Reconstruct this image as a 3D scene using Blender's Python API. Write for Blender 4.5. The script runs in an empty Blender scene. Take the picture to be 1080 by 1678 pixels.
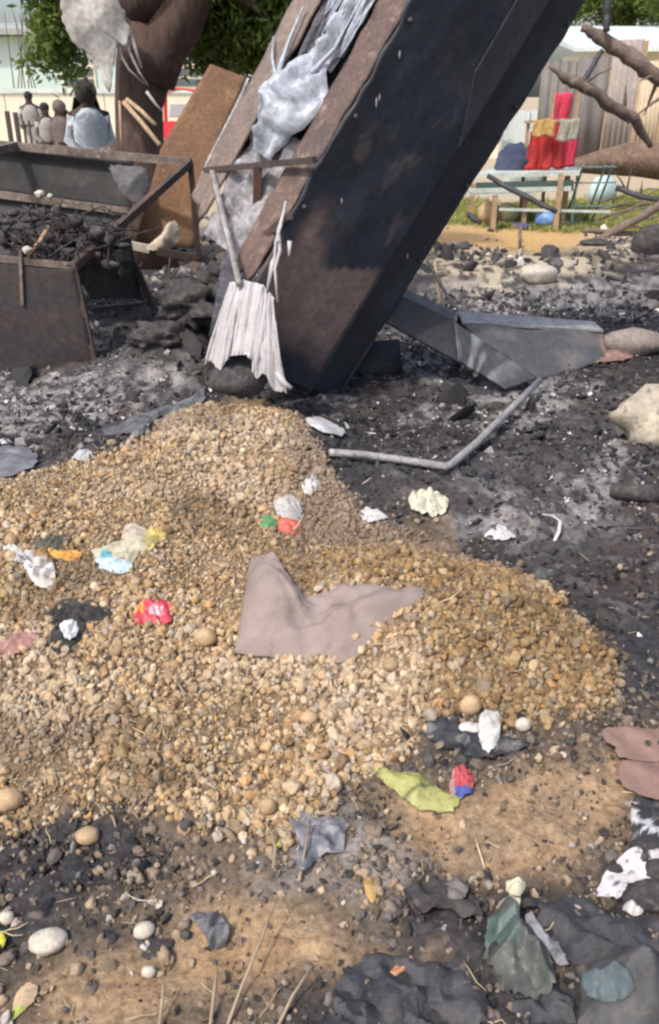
import bpy, math, random
import numpy as np
from mathutils import Vector, Matrix

S = bpy.context.scene
COL = S.collection
R = math.radians
random.seed(7)
RNG = np.random.default_rng(11)

# ------------------------------------------------------------------ camera, sky, sun, exposure
FOV = 62.0
F = 839 / math.tan(R(FOV / 2))
H = 1.55
PITCH = math.atan((839 - 155) / F)
cam = bpy.data.cameras.new('camera')
cam.sensor_fit = 'VERTICAL'
cam.angle_y = R(FOV)
cam.clip_start = 0.05
cam.clip_end = 2000
cam_o = bpy.data.objects.new('camera', cam)
cam_o.location = (0, 0, H)
cam_o.rotation_euler = (math.pi / 2 - PITCH, 0, 0)
COL.objects.link(cam_o)
S.camera = cam_o

SUN_EL, SUN_AZ = 54.0, 232.0          # azimuth of the sun counted from +X, anticlockwise
w = bpy.data.worlds.new('World')
S.world = w
w.use_nodes = True
nt = w.node_tree
sky = nt.nodes.new('ShaderNodeTexSky')
sky.sky_type = 'NISHITA'
sky.sun_disc = False
sky.sun_elevation = R(SUN_EL)
sky.sun_rotation = R(90 - SUN_AZ)
sky.air_density = 1.0
sky.dust_density = 4.0
sky.ozone_density = 1.0
nt.links.new(sky.outputs[0], nt.nodes['Background'].inputs[0])
nt.nodes['Background'].inputs[1].default_value = 0.15
sun = bpy.data.lights.new('sun', 'SUN')
sun.energy = 2.05
sun.angle = R(2.0)
sun.color = (1.0, 0.95, 0.87)
sun_o = bpy.data.objects.new('sun', sun)
sd = Vector((math.cos(R(SUN_EL)) * math.cos(R(SUN_AZ)), math.cos(R(SUN_EL)) * math.sin(R(SUN_AZ)), math.sin(R(SUN_EL))))
sun_o.rotation_euler = sd.to_track_quat('Z', 'Y').to_euler()
sun_o.location = (0, 0, 20)
COL.objects.link(sun_o)
S.view_settings.view_transform = 'Standard'
S.view_settings.look = 'None'
S.view_settings.gamma = 1.0
S.view_settings.use_curve_mapping = False
S.view_settings.exposure = 0.6
S.render.engine = 'CYCLES'
S.cycles.filter_width = 2.5

# ------------------------------------------------------------------ helpers: projection
FW = np.array([0, math.cos(PITCH), -math.sin(PITCH)])
UP = np.array([0, math.sin(PITCH), math.cos(PITCH)])
CAM = np.array([0, 0, H])

def ray(px, py):
    return np.array([(px - 540) / F, 0, 0]) + UP * ((839 - py) / F) + FW

def G(px, py, z=0.0):
    d = ray(px, py)
    return CAM + d * ((z - H) / d[2])

def D(px, py, Y):
    d = ray(px, py)
    return CAM + d * (Y / d[1])

def PL(px, py, o, n):
    d = ray(px, py)
    return CAM + d * (np.dot(o - CAM, n) / np.dot(d, n))

def proj(P):
    d = np.asarray(P, float) - CAM
    z = d @ FW
    return 540 + F * d[..., 0] / z, 839 - F * (d @ UP) / z

# ------------------------------------------------------------------ helpers: noise
_T = np.random.default_rng(5).random((256, 256))

def vn(x, y, s=0):
    x = np.asarray(x, float) + s * 17.31
    y = np.asarray(y, float) + s * 9.73
    xi, yi = np.floor(x).astype(int), np.floor(y).astype(int)
    u, v = x - xi, y - yi
    u, v = u * u * (3 - 2 * u), v * v * (3 - 2 * v)
    a, b = _T[xi & 255, yi & 255], _T[(xi + 1) & 255, yi & 255]
    c, d = _T[xi & 255, (yi + 1) & 255], _T[(xi + 1) & 255, (yi + 1) & 255]
    return (a * (1 - u) + b * u) * (1 - v) + (c * (1 - u) + d * u) * v

def fbm(x, y, s=0, o=4):
    t, a, f, n = 0, .5, 1, 0
    for i in range(o):
        t = t + a * vn(x * f, y * f, s + i * 3)
        n += a
        a *= .5
        f *= 2.03
    return t / n

def sstep(a, b, x):
    t = np.clip((x - a) / (b - a), 0, 1)
    return t * t * (3 - 2 * t)

# ------------------------------------------------------------------ terrain
def gau(x, y, cx, cy, rx, ry, h, rot=0):
    c, s = math.cos(rot), math.sin(rot)
    dx, dy = x - cx, y - cy
    a, b = (dx * c + dy * s) / rx, (-dx * s + dy * c) / ry
    return h * np.exp(-(a * a + b * b))

def hgt(x, y):
    x = np.asarray(x, float)
    y = np.asarray(y, float)
    near = 1 - sstep(9, 16, np.hypot(x, y))
    z = gau(x, y, -.42, 3.62, .55, .5, .25) + gau(x, y, -1.25, 3.0, .9, .65, .13) + gau(x, y, -.5, 2.3, .9, .8, .04)
    z = z + gau(x, y, .36, 2.22, .50, .36, .20, -.35) + gau(x, y, .0, 2.5, .35, .25, .07)
    z = z + gau(x, y, 1.25, 3.6, .5, .35, .10) + gau(x, y, 1.55, 2.6, .5, .5, .08) + gau(x, y, -.95, 5.1, .34, .42, .30) + gau(x, y, -.75, 5.6, .4, .4, .16)
    z = z + gau(x, y, .55, 1.0, .35, .25, .05) + gau(x, y, 2.6, 8.5, 1.6, .8, .12)
    n = (fbm(x * 1.6, y * 1.6, 1, 3) - .5) * .10 + (fbm(x * 7, y * 7, 4, 3) - .5) * .045
    return z + n * (.15 + .85 * near)

def TG(px, py, lift=0.0):
    z = 0.0
    for i in range(25):
        p = G(px, py, z)
        z = .5 * z + .5 * float(hgt(p[0], p[1]))
    p = G(px, py, z)
    return np.array([p[0], p[1], float(hgt(p[0], p[1])) + lift])

def inpoly(x, y, poly):
    r = np.zeros(np.shape(x), bool)
    n = len(poly)
    for i in range(n):
        x1, y1 = poly[i]
        x2, y2 = poly[(i + 1) % n]
        if y1 == y2:
            continue
        c = ((y1 > y) != (y2 > y)) & (x < (x2 - x1) * (y - y1) / (y2 - y1) + x1)
        r ^= c
    return r

def wpoly(pxs):
    return [tuple(TG(*p)[:2]) for p in pxs]

class Zone:
    """a ground stain: a ground polygon with a ragged soft edge"""
    def __init__(self, pxs, soft=.06, rag=.10, fr=5, seed=0):
        self.p, self.soft, self.rag, self.fr, self.seed = wpoly(pxs), soft, rag, fr, seed
        a = np.array(self.p)
        self.lo, self.hi = a.min(0) - .4, a.max(0) + .4
    def __call__(self, x, y):
        out = np.zeros(np.shape(x))
        m = (x > self.lo[0]) & (x < self.hi[0]) & (y > self.lo[1]) & (y < self.hi[1])
        if not m.any():
            return out
        xx, yy = x[m], y[m]
        k = max(1.0, float(np.mean(np.array(self.p)[:, 1])) / 3)
        wx = xx + (fbm(xx * self.fr / k, yy * self.fr / k, self.seed + 20, 4) - .5) * 2 * self.rag * k
        wy = yy + (fbm(xx * self.fr / k, yy * self.fr / k, self.seed + 31, 4) - .5) * 2 * self.rag * k
        t = 0
        for i in range(8):
            a = i * math.pi / 4
            r = self.soft * k * (1 if i % 2 else .5)
            t = t + inpoly(wx + r * math.cos(a), wy + r * math.sin(a), self.p)
        out[m] = t / 8.0
        return out

def ell(cx, cy, rx, ry, n=14):
    return [(cx + rx * math.cos(2 * math.pi * i / n), cy + ry * math.sin(2 * math.pi * i / n)) for i in range(n)]

Z_GRAVEL = Zone([(-330, 850), (-150, 800), (0, 790), (120, 748), (250, 715), (320, 682), (385, 652), (470, 660), (500, 710), (545, 770), (600, 810),
                 (590, 852), (700, 880), (830, 932), (930, 990), (990, 1050), (1015, 1120), (1000, 1185), (900, 1205), (850, 1195),
                 (780, 1190), (700, 1205), (640, 1245), (600, 1295), (540, 1345), (470, 1375), (330, 1340), (250, 1318), (120, 1310),
                 (40, 1350), (-60, 1380), (-330, 1400)], soft=.06, rag=.08, seed=1)
Z_HEAP = Zone([(430, 900), (560, 860), (700, 880), (830, 932), (930, 990), (990, 1050), (1015, 1120), (1000, 1185), (850, 1195), (700, 1150), (690, 1020), (640, 960), (450, 950)], seed=2)
Z_SAND = [Zone([(640, 1300), (760, 1290), (880, 1250), (980, 1215), (1010, 1290), (990, 1380), (940, 1440), (800, 1450), (680, 1400)], seed=3, soft=.03),
          Zone([(300, 1500), (400, 1450), (500, 1455), (590, 1510), (580, 1580), (470, 1640), (340, 1660), (220, 1620)], seed=4, soft=.05, rag=.14),
          Zone([(80, 1600), (220, 1590), (260, 1660), (120, 1700), (20, 1680)], seed=5, soft=.05, rag=.14)]
Z_BLACK = [Zone([(-200, 1420), (0, 1370), (120, 1320), (240, 1330), (290, 1390), (200, 1470), (150, 1560), (60, 1600), (-200, 1640)], seed=6, rag=.12),
           Zone([(600, 1480), (720, 1440), (860, 1450), (1000, 1440), (1250, 1400), (1250, 1900), (380, 1900), (420, 1660), (560, 1620), (620, 1560)], seed=7),
           Zone([(120, 440), (240, 430), (340, 470), (350, 590), (200, 590), (150, 560)], seed=24, rag=.1),  # char beside the stall, with the shade there darkened into the ground colour
           Zone([(500, 700), (560, 690), (640, 790), (690, 870), (600, 850), (540, 780)], seed=25, rag=.08),
           Zone([(690, 1200), (760, 1180), (850, 1195), (900, 1215), (820, 1250), (720, 1245), (640, 1260)], seed=8, rag=.05),
           Zone([(1020, 1000), (1200, 980), (1250, 1180), (1040, 1195), (1010, 1120)], seed=9),
           Zone([(90, 1010), (140, 985), (180, 1010), (150, 1050), (110, 1075), (85, 1050)], seed=10, rag=.04, soft=.02)]
Z_ASH = [Zone([(640, 830), (760, 800), (900, 780), (1050, 700), (1080, 740), (940, 850), (780, 880)], seed=26, rag=.25, soft=.1),
         Zone([(470, 1340), (560, 1330), (680, 1400), (740, 1440), (640, 1490), (520, 1470), (460, 1420)], seed=11, rag=.10),
         Zone([(640, 690), (720, 650), (860, 630), (960, 620), (940, 680), (860, 710), (740, 690)], seed=12, rag=.12),
         Zone([(-200, 590), (160, 600), (340, 590), (330, 640), (180, 690), (60, 730), (-200, 740)], seed=13, rag=.15),
         Zone([(690, 470), (900, 455), (1150, 450), (1150, 530), (900, 520), (740, 525)], seed=14, rag=.15),
         Zone([(620, 540), (760, 560), (830, 640), (640, 630)], seed=15, rag=.1),
         Zone([(1030, 1040), (1200, 1020), (1200, 1130), (1040, 1110)], seed=16, rag=.06)]
Z_CREAM = [Zone([(680, 440), (740, 402), (880, 415), (1000, 430), (900, 470), (830, 476), (720, 490)], seed=17, rag=.2),
           Zone([(940, 395), (1100, 380), (1120, 425), (960, 425)], seed=18, rag=.2)]
Z_YSAND = [Zone([(680, 372), (800, 366), (960, 372), (965, 402), (860, 415), (700, 402)], seed=19, rag=.12)]
Z_GREEN = [Zone([(700, 325), (850, 338), (960, 325), (1150, 305), (1200, 372), (1000, 385), (800, 372), (690, 368)], seed=21, rag=.12)]

def zmax(zs, x, y):
    t = 0
    for z in zs:
        t = np.maximum(t, z(x, y))
    return t

def masks(x, y):
    m = {}
    m['gravel'] = Z_GRAVEL(x, y)
    for k, zs in (('sand', Z_SAND), ('black', Z_BLACK), ('ash', Z_ASH), ('cream', Z_CREAM), ('ysand', Z_YSAND), ('green', Z_GREEN)):
        m[k] = zmax(zs, x, y)
    # the fire ground: behind the heap
    edge = 2.45 + .0 * x
    front = sstep(-.15, .25, y - np.where(x > .5, 1.75 + .0 * x, 3.2) + (fbm(x * 3, y * 3, 40, 3) - .5) * .3)
    back = 1 - sstep(7.4, 9.6, y + (fbm(x * .9, y * .9, 41, 4) - .5) * 4)
    m['burn'] = front * back * (1 - m['gravel'] ** 1.7)
    return m

def lerp(c, d, t):
    t = np.asarray(t)[..., None]
    return c * (1 - t) + np.array(d) * t

def ground_colour(x, y, m=None):
    m = m or masks(x, y)
    n1, n2, n3 = fbm(x * 2.3, y * 2.3, 50, 4), fbm(x * 11, y * 11, 53, 4), fbm(x * 30, y * 30, 57, 3)
    c = np.zeros(np.shape(x) + (3,)) + np.array((.135, .103, .076))
    c = lerp(c, (.085, .07, .055), sstep(.40, .6, n1) * .85)
    c = lerp(c, (.06, .053, .048), sstep(.52, .62, n2) * .7)
    c = lerp(c, (.21, .15, .092), sstep(.5, .65, n2) * .5)
    far = sstep(9, 11, y)
    c = lerp(c, (.42, .34, .24), far)
    c = lerp(c, (.034, .033, .036), m['burn'] * (.75 + .25 * sstep(.35, .5, n2)))
    c = lerp(c, (.072, .069, .072), m['burn'] * sstep(.5, .64, n1) * .7)
    c = lerp(c, (.15, .145, .148), m['burn'] * sstep(.60, .7, n2) * .6)
    c = lerp(c, (.070, .054, .047), m['burn'] * sstep(.56, .68, fbm(x * 4, y * 4, 61, 3)) * .6)
    c = lerp(c, (.34, .325, .32), m['ash'] * sstep(.40, .62, n2 * .5 + n3 * .5) * .62)
    c = lerp(c, (.34, .235, .14), m['sand'] * (.55 + .45 * sstep(.3, .6, n2)))
    c = lerp(c, (.24, .15, .085), m['sand'] * sstep(.54, .68, n2) * .6)
    c = lerp(c, (.045, .043, .045), m['black'] * sstep(.22, .45, n2 + .1))
    c = lerp(c, (.48, .41, .30), m['cream'] * sstep(.38, .56, n2) * .85)
    c = lerp(c, (.50, .31, .13), m['ysand'] * (.7 + .3 * n2))
    c = lerp(c, (.20, .21, .07), m['green'] * sstep(.3, .55, n2))
    c = lerp(c, (.20, .145, .088), m['gravel'] ** 2 * .9)
    return np.clip(c, 0, 1)

# ------------------------------------------------------------------ materials
def nd(t, typ, **k):
    n = t.nodes.new(typ)
    for a, b in k.items():
        setattr(n, a, b)
    return n

def c4(c):
    return (c[0], c[1], c[2], 1)

def mat(name, c1, c2=None, c3=None, rough=.75, scale=6, bump=.25, bscale=45, metal=0, spec=.4, attr=None, inst=False, alpha=1.0,
        trans=0.0, var=.35, thin=0.0, rnd=0.0, stretch=None):
    m = bpy.data.materials.new(name)
    m.use_nodes = True
    t = m.node_tree
    b = t.nodes['Principled BSDF']
    L = t.links.new
    b.inputs['Roughness'].default_value = rough
    b.inputs['Metallic'].default_value = metal
    b.inputs['Specular IOR Level'].default_value = spec
    if trans:
        b.inputs['Transmission Weight'].default_value = trans
    if alpha < 1:
        b.inputs['Alpha'].default_value = alpha
    tc = nd(t, 'ShaderNodeTexCoord')
    src = tc.outputs['Object']
    if stretch:
        mp = nd(t, 'ShaderNodeMapping')
        mp.inputs['Scale'].default_value = stretch
        L(src, mp.inputs[0])
        src = mp.outputs[0]
    def noise(sc, det=6, ro=.6, off=0):
        n = nd(t, 'ShaderNodeTexNoise')
        n.inputs['Scale'].default_value = sc
        n.inputs['Detail'].default_value = det
        n.inputs['Roughness'].default_value = ro
        L(src, n.inputs['Vector'])
        return n.outputs['Fac']
    def rng(s, a, bb, lo=0, hi=1):
        n = nd(t, 'ShaderNodeMapRange')
        n.inputs[1].default_value = a
        n.inputs[2].default_value = bb
        n.inputs[3].default_value = lo
        n.inputs[4].default_value = hi
        L(s, n.inputs[0])
        return n.outputs[0]
    def mix(f, a, bb, mode='MIX'):
        n = nd(t, 'ShaderNodeMix', data_type='RGBA', blend_type=mode)
        if isinstance(f, (int, float)):
            n.inputs[0].default_value = f
        else:
            L(f, n.inputs[0])
        for i, v in ((6, a), (7, bb)):
            if isinstance(v, tuple):
                n.inputs[i].default_value = c4(v)
            else:
                L(v, n.inputs[i])
        return n.outputs[2]
    if attr:
        a = nd(t, 'ShaderNodeAttribute', attribute_name=attr, attribute_type='INSTANCER' if inst else 'GEOMETRY')
        col = a.outputs['Color']
    else:
        col = tuple(c1)
    if c2:
        col = mix(rng(noise(scale), .38, .62), col, tuple(c2))
    if c3:
        col = mix(rng(noise(scale * 2.7, 8, .7), .54, .68), col, tuple(c3))
    fine = rng(noise(bscale, 4, .6), .25, .75, 1 - var, 1 + var)
    if rnd:
        oi = nd(t, 'ShaderNodeObjectInfo')
        ml = nd(t, 'ShaderNodeMath', operation='MULTIPLY')
        L(fine, ml.inputs[0])
        L(rng(oi.outputs['Random'], 0, 1, 1 - rnd, 1 + rnd), ml.inputs[1])
        fine = ml.outputs[0]
    vs = nd(t, 'ShaderNodeVectorMath', operation='SCALE')
    if isinstance(col, tuple):
        vs.inputs[0].default_value = col
    else:
        L(col, vs.inputs[0])
    L(fine, vs.inputs['Scale'])
    L(vs.outputs[0], b.inputs['Base Color'])
    L(rng(noise(scale * 1.7 + 3), .3, .7, max(.05, rough - .12), min(1, rough + .12)), b.inputs['Roughness'])
    if bump:
        bp = nd(t, 'ShaderNodeBump')
        bp.inputs['Strength'].default_value = bump
        bp.inputs['Distance'].default_value = .01
        L(noise(bscale, 6, .65), bp.inputs['Height'])
        L(bp.outputs[0], b.inputs['Normal'])
    if thin:
        tr = nd(t, 'ShaderNodeBsdfTranslucent')
        L(vs.outputs[0], tr.inputs[0])
        ms = nd(t, 'ShaderNodeMixShader')
        ms.inputs[0].default_value = thin
        L(b.outputs[0], ms.inputs[1])
        L(tr.outputs[0], ms.inputs[2])
        L(ms.outputs[0], t.nodes['Material Output'].inputs[0])
    return m

M = {}
M['ground'] = mat('ground', None, attr='col', rough=.95, bump=.9, bscale=55, spec=.15, var=.55)
M['vcol'] = mat('printed_sheet', None, None, (.16, .125, .095), attr='col', rough=.5, scale=14, bump=.2, bscale=60, var=.18)
M['vmetal'] = mat('charred_sheet', None, attr='col', rough=.55, bump=.25, bscale=30, var=.3, spec=.45)
M['gravel'] = mat('gravel', None, attr='col', inst=True, rough=.85, bump=.35, bscale=1.5, var=.22, spec=.25)
M['chip'] = mat('burnt_chips', None, attr='col', inst=True, rough=.85, bump=.4, bscale=2.0, var=.3, spec=.3)
M['stone'] = mat('tan_stone', (.42, .30, .18), (.33, .22, .12), (.5, .4, .28), rough=.85, scale=25, bump=.3, bscale=120, var=.2, rnd=.2, spec=.25)
M['palestone'] = mat('pale_stone', (.50, .45, .38), (.40, .35, .29), rough=.8, scale=20, bscale=90)
M['boulder'] = mat('boulder', (.48, .43, .33), (.30, .265, .21), (.14, .125, .115), rough=.9, scale=7, bump=.6, bscale=30)
M['rust'] = mat('burnt_rust', (.085, .055, .045), (.05, .042, .042), (.13, .07, .045), rough=.8, scale=4, bump=.3, bscale=40)
M['rustpanel'] = mat('rust_panel', (.050, .040, .039), (.038, .034, .036), (.075, .050, .038), rough=.75, scale=2.5, bump=.2, bscale=30)
M['char'] = mat('charred_steel', (.042, .044, .052), (.060, .057, .057), (.032, .032, .036), rough=.6, scale=5, bump=.3, bscale=35)
M['charlump'] = mat('char_lump', (.034, .032, .033), (.075, .069, .067), (.13, .12, .115), rough=.9, scale=16, bump=1.0, bscale=50)
M['rail'] = mat('scorched_rail', (.20, .16, .135), (.10, .075, .06), (.30, .26, .23), rough=.7, scale=7, bump=.3)
M['pipe'] = mat('grey_pipe', (.34, .325, .315), (.20, .19, .19), (.46, .44, .43), rough=.6, scale=12, bump=.3, bscale=60)
M['brownboard'] = mat('brown_board', (.19, .10, .05), (.13, .072, .042), (.25, .15, .085), rough=.8, scale=3, bump=.2, bscale=40)
M['taupe'] = mat('taupe_steel', (.20, .155, .13), (.14, .105, .09), (.26, .21, .18), rough=.7, scale=3, stretch=(1, 1, 1))
M['rustflange'] = mat('rust_flange', (.15, .095, .075), (.09, .065, .06), (.25, .18, .14), rough=.75, scale=5, bump=.3)
M['film'] = mat('pale_film', (.40, .43, .48), (.26, .29, .34), rough=.4, scale=6, bump=.25, bscale=40)
M['melt'] = mat('melted_plastic', (.46, .44, .45), (.35, .335, .34), rough=.55, scale=3, bump=.25, bscale=50, var=.15)
M['bark'] = mat('bark', (.10, .062, .048), (.06, .04, .034), (.15, .10, .075), rough=.95, scale=3, bump=1.0, bscale=14, stretch=(1.6, 1.6, .35))
M['branch'] = mat('dead_branch', (.20, .145, .115), (.12, .09, .075), (.28, .22, .18), rough=.9, scale=6, bump=.5, bscale=30)
M['leaf'] = mat('leaf', (.19, .265, .06), (.12, .18, .04), rough=.5, scale=2.2, bump=0, thin=.5, var=.3)
M['leafbright'] = mat('leaf_bright', (.17, .23, .05), (.11, .17, .035), rough=.6, scale=1.2, bump=0, thin=.4, var=.3)
M['whitefilm'] = mat('torn_sheet', (.66, .63, .59), (.50, .48, .45), rough=.6, scale=4, bump=.3, thin=.4, bscale=20)
M['cream'] = mat('cream_plaster', (.74, .69, .56), (.66, .61, .49), rough=.9, scale=.8, bump=.1, var=.08)
M['cyan'] = mat('pale_cyan_plaster', (.55, .66, .63), (.48, .60, .57), rough=.9, scale=.5, bump=.1, var=.08)
M['roofgrey'] = mat('roof_sheet', (.35, .37, .33), (.27, .29, .26), rough=.7, scale=1)
M['roofpale'] = mat('roof_pale', (.60, .66, .64), (.5, .56, .55), rough=.6, scale=1)
M['glassdark'] = mat('dark_opening', (.10, .12, .12), rough=.4, bump=0)
M['corr'] = mat('corrugated_sheet', (.30, .265, .245), (.24, .21, .19), (.36, .32, .28), rough=.7, scale=1.2, bump=.1)
M['corrtan'] = mat('corrugated_tan', (.50, .42, .31), (.42, .34, .25), rough=.7, scale=1.2, bump=.1)
M['greydoor'] = mat('grey_door', (.17, .155, .15), (.13, .12, .115), rough=.7, scale=1.5)
M['redpaint'] = mat('red_paint', (.62, .035, .05), (.5, .03, .04), rough=.35, scale=2, bump=0, var=.08)
M['blackrub'] = mat('rubber', (.03, .03, .03), rough=.8, bump=.1)
M['glass'] = mat('window_glass', (.16, .15, .16), rough=.1, bump=0, spec=.6)
M['skin'] = mat('skin', (.055, .032, .022), rough=.55, bump=0, var=.1)
M['hair'] = mat('hair', (.015, .014, .014), rough=.8, bump=.3)
M['redcloth'] = mat('red_cloth', (.46, .035, .03), (.22, .02, .02), rough=.9, scale=4)
M['pinkcloth'] = mat('pink_cloth', (.62, .05, .10), (.34, .03, .05), rough=.9, scale=4)
M['ochrecloth'] = mat('ochre_cloth', (.52, .36, .13), (.40, .22, .08), rough=.85, scale=10)
M['bluecloth'] = mat('navy_tarp', (.035, .045, .085), (.025, .03, .055), rough=.7, scale=5)
M['teal'] = mat('teal_scrap', (.10, .16, .155), (.05, .07, .07), (.16, .22, .20), rough=.6, scale=9, bump=.4)
M['paleframe'] = mat('pale_frame', (.55, .60, .55), (.40, .46, .42), rough=.5, scale=6)
M['greenframe'] = mat('green_board', (.14, .24, .22), (.10, .18, .17), rough=.7, scale=4)
M['wood'] = mat('stick_wood', (.42, .30, .19), (.32, .22, .14), rough=.85, scale=10, bump=.3)
M['straw'] = mat('straw', (.36, .28, .19), (.24, .185, .125), rough=.8, scale=20, bump=0)
M['sackcloth'] = mat('sack_cloth', (.27, .215, .195), (.22, .175, .158), (.19, .145, .12), rough=.8, scale=5, bump=.12, bscale=160, var=.08)
M['logmat'] = mat('log', (.19, .125, .09), (.13, .085, .06), (.26, .18, .13), rough=.95, scale=4, bump=.7, bscale=18)
M['tealfoil'] = mat('dull_plastic', (.11, .125, .13), (.07, .08, .085), (.17, .19, .19), rough=.5, scale=6, bump=.4)
# ------------------------------------------------------------------ helpers: mesh building
class MB:
    def __init__(s):
        s.v, s.f, s.c = [], [], []
    def add(s, vs, fs, cols=None):
        o = len(s.v)
        s.v += [tuple(map(float, p)) for p in vs]
        s.f += [tuple(i + o for i in f) for f in fs]
        if cols is not None:
            while len(s.c) < o:
                s.c.append((.3, .3, .3))
            s.c += [tuple(c) for c in cols]
        return s
    def hexa(s, b, t):
        """b, t: four corners each, same turn"""
        return s.add(list(b) + list(t), [(3, 2, 1, 0), (4, 5, 6, 7), (0, 1, 5, 4), (1, 2, 6, 5), (2, 3, 7, 6), (3, 0, 4, 7)])
    def box(s, c, size, rz=0, ax=None):
        c = np.array(c, float)
        if ax is None:
            ex, ey, ez = np.array((math.cos(rz), math.sin(rz), 0)), np.array((-math.sin(rz), math.cos(rz), 0)), np.array((0, 0, 1.))
        else:
            ex, ey, ez = ax
        hx, hy, hz = [q / 2 for q in size]
        q = [(-hx, -hy), (hx, -hy), (hx, hy), (-hx, hy)]
        return s.hexa([c + ex * a + ey * b - ez * hz for a, b in q], [c + ex * a + ey * b + ez * hz for a, b in q])
    def slab(s, quad, thick, n=None):
        q = [np.array(p, float) for p in quad]
        if n is None:
            n = np.cross(q[1] - q[0], q[3] - q[0])
            n = n / np.linalg.norm(n)
        return s.hexa([p - n * thick / 2 for p in q], [p + n * thick / 2 for p in q])
    def tube(s, pts, r, seg=8, flat=1.0, wob=0, cap=True):
        pts = [np.array(p, float) for p in pts]
        n = len(pts)
        rs = [r] * n if np.isscalar(r) else list(r)
        ref = np.array((0.13, 0.21, 1.0))
        vs = []
        for i, p in enumerate(pts):
            d = pts[min(i + 1, n - 1)] - pts[max(i - 1, 0)]
            d = d / (np.linalg.norm(d) + 1e-9)
            if abs(d @ ref) / np.linalg.norm(ref) > .97:
                ref = np.array((1., .2, .1))
            u = np.cross(ref, d)
            u /= np.linalg.norm(u)
            v = np.cross(d, u)
            for k in range(seg):
                a = 2 * math.pi * k / seg
                q = rs[i] * (1 + (wob * (random.random() - .5) if wob else 0))
                vs.append(p + u * q * math.cos(a) + v * q * math.sin(a) * flat)
        fs = [(i * seg + k, i * seg + (k + 1) % seg, (i + 1) * seg + (k + 1) % seg, (i + 1) * seg + k) for i in range(n - 1) for k in range(seg)]
        if cap:
            fs += [tuple(range(seg))[::-1], tuple((n - 1) * seg + k for k in range(seg))]
        return s.add(vs, fs)
    def bar(s, a, b, wd, ht=None):
        a, b = np.array(a, float), np.array(b, float)
        d = b - a
        l = np.linalg.norm(d)
        d /= l
        ref = np.array((0, 0, 1.)) if abs(d[2]) < .9 else np.array((0, 1., 0))
        u = np.cross(d, ref)
        u /= np.linalg.norm(u)
        return s.box((a + b) / 2, (l, wd, ht or wd), ax=(d, u, np.cross(u, d)))
    def grid(s, fn, nu, nv, thick=0.0, colfn=None, wrap=False):
        """fn(u, v) -> point, u, v in 0..1"""
        P = np.array([[fn(i / nu, j / nv) for i in range(nu + 1)] for j in range(nv + 1)])
        W = nu + 1
        vs = P.reshape(-1, 3)
        fs = [(j * W + i, j * W + i + 1, (j + 1) * W + i + 1, (j + 1) * W + i) for j in range(nv) for i in range(nu)]
        cols = None if colfn is None else [colfn(i / nu, j / nv, P[j, i]) for j in range(nv + 1) for i in range(nu + 1)]
        if not thick:
            return s.add(vs, fs, cols)
        du = np.gradient(P, axis=1)
        dv = np.gradient(P, axis=0)
        N = np.cross(du, dv)
        N /= np.linalg.norm(N, axis=2, keepdims=True) + 1e-12
        vb = (P - N * thick).reshape(-1, 3)
        o = len(vs)
        fb = [tuple(i + o for i in f[::-1]) for f in fs]
        rim = [j * W + i for j, i in [(0, i) for i in range(nu)] + [(j, nu) for j in range(nv)] + [(nv, i) for i in range(nu, 0, -1)] + [(j, 0) for j in range(nv, 0, -1)]]
        fr = [(rim[k], rim[k] + o, rim[(k + 1) % len(rim)] + o, rim[(k + 1) % len(rim)]) for k in range(len(rim))]
        return s.add(np.vstack([vs, vb]), fs + fb + fr, None if cols is None else cols + cols)
    def lump(s, c, r, seed=0, amp=.25, fr=1.6, sub=3, rot=0, flat=False, sink=0):
        vs, fs = ico(sub)
        r = np.array((r, r, r) if np.isscalar(r) else r, float)
        n = (fbm(vs[:, 0] * fr + seed * 3.1, vs[:, 1] * fr + vs[:, 2] * 1.7 * fr, seed, 3) - .5) * 2 + (fbm(vs[:, 2] * fr + 7, vs[:, 0] * fr - vs[:, 1] * fr, seed + 5, 3) - .5) * 1.4
        p = vs * (1 + amp * n)[:, None] * r
        cr, sr = math.cos(rot), math.sin(rot)
        p = np.stack([p[:, 0] * cr - p[:, 1] * sr, p[:, 0] * sr + p[:, 1] * cr, p[:, 2]], 1)
        return s.add(p + np.array(c), fs)
    def build(s, name, m, parent=None, smooth=True, loc=None, sharp=None):
        v = np.array(s.v)
        if loc is None:
            lo, hi = v.min(0), v.max(0)
            loc = np.array(((lo[0] + hi[0]) / 2, (lo[1] + hi[1]) / 2, lo[2]))
        v = v - loc
        me = bpy.data.meshes.new(name)
        me.from_pydata(v.tolist(), [], s.f)
        if smooth:
            me.polygons.foreach_set('use_smooth', [True] * len(me.polygons))
        if s.c:
            a = me.color_attributes.new('col', 'FLOAT_COLOR', 'POINT')
            c = np.ones((len(v), 4))
            c[:len(s.c), :3] = s.c
            a.data.foreach_set('color', c.ravel())
        me.update()
        if smooth and sharp:
            me.set_sharp_from_angle(angle=R(sharp))
        if m is not None:
            me.materials.append(m)
        o = bpy.data.objects.new(name, me)
        COL.objects.link(o)
        o.location = loc
        if parent is not None:
            o.parent = parent
            pl = np.array(parent.location)
            q = parent.parent
            while q is not None:
                pl = pl + np.array(q.location)
                q = q.parent
            o.location = np.array(loc) - pl
        return o

_ICO = {}
def ico(sub):
    if sub in _ICO:
        return _ICO[sub]
    import bmesh
    bm = bmesh.new()
    bmesh.ops.create_icosphere(bm, subdivisions=sub, radius=1)
    bm.verts.ensure_lookup_table()
    v = np.array([x.co[:] for x in bm.verts])
    f = [tuple(q.index for q in p.verts) for p in bm.faces]
    bm.free()
    _ICO[sub] = (v, f)
    return v, f

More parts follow.
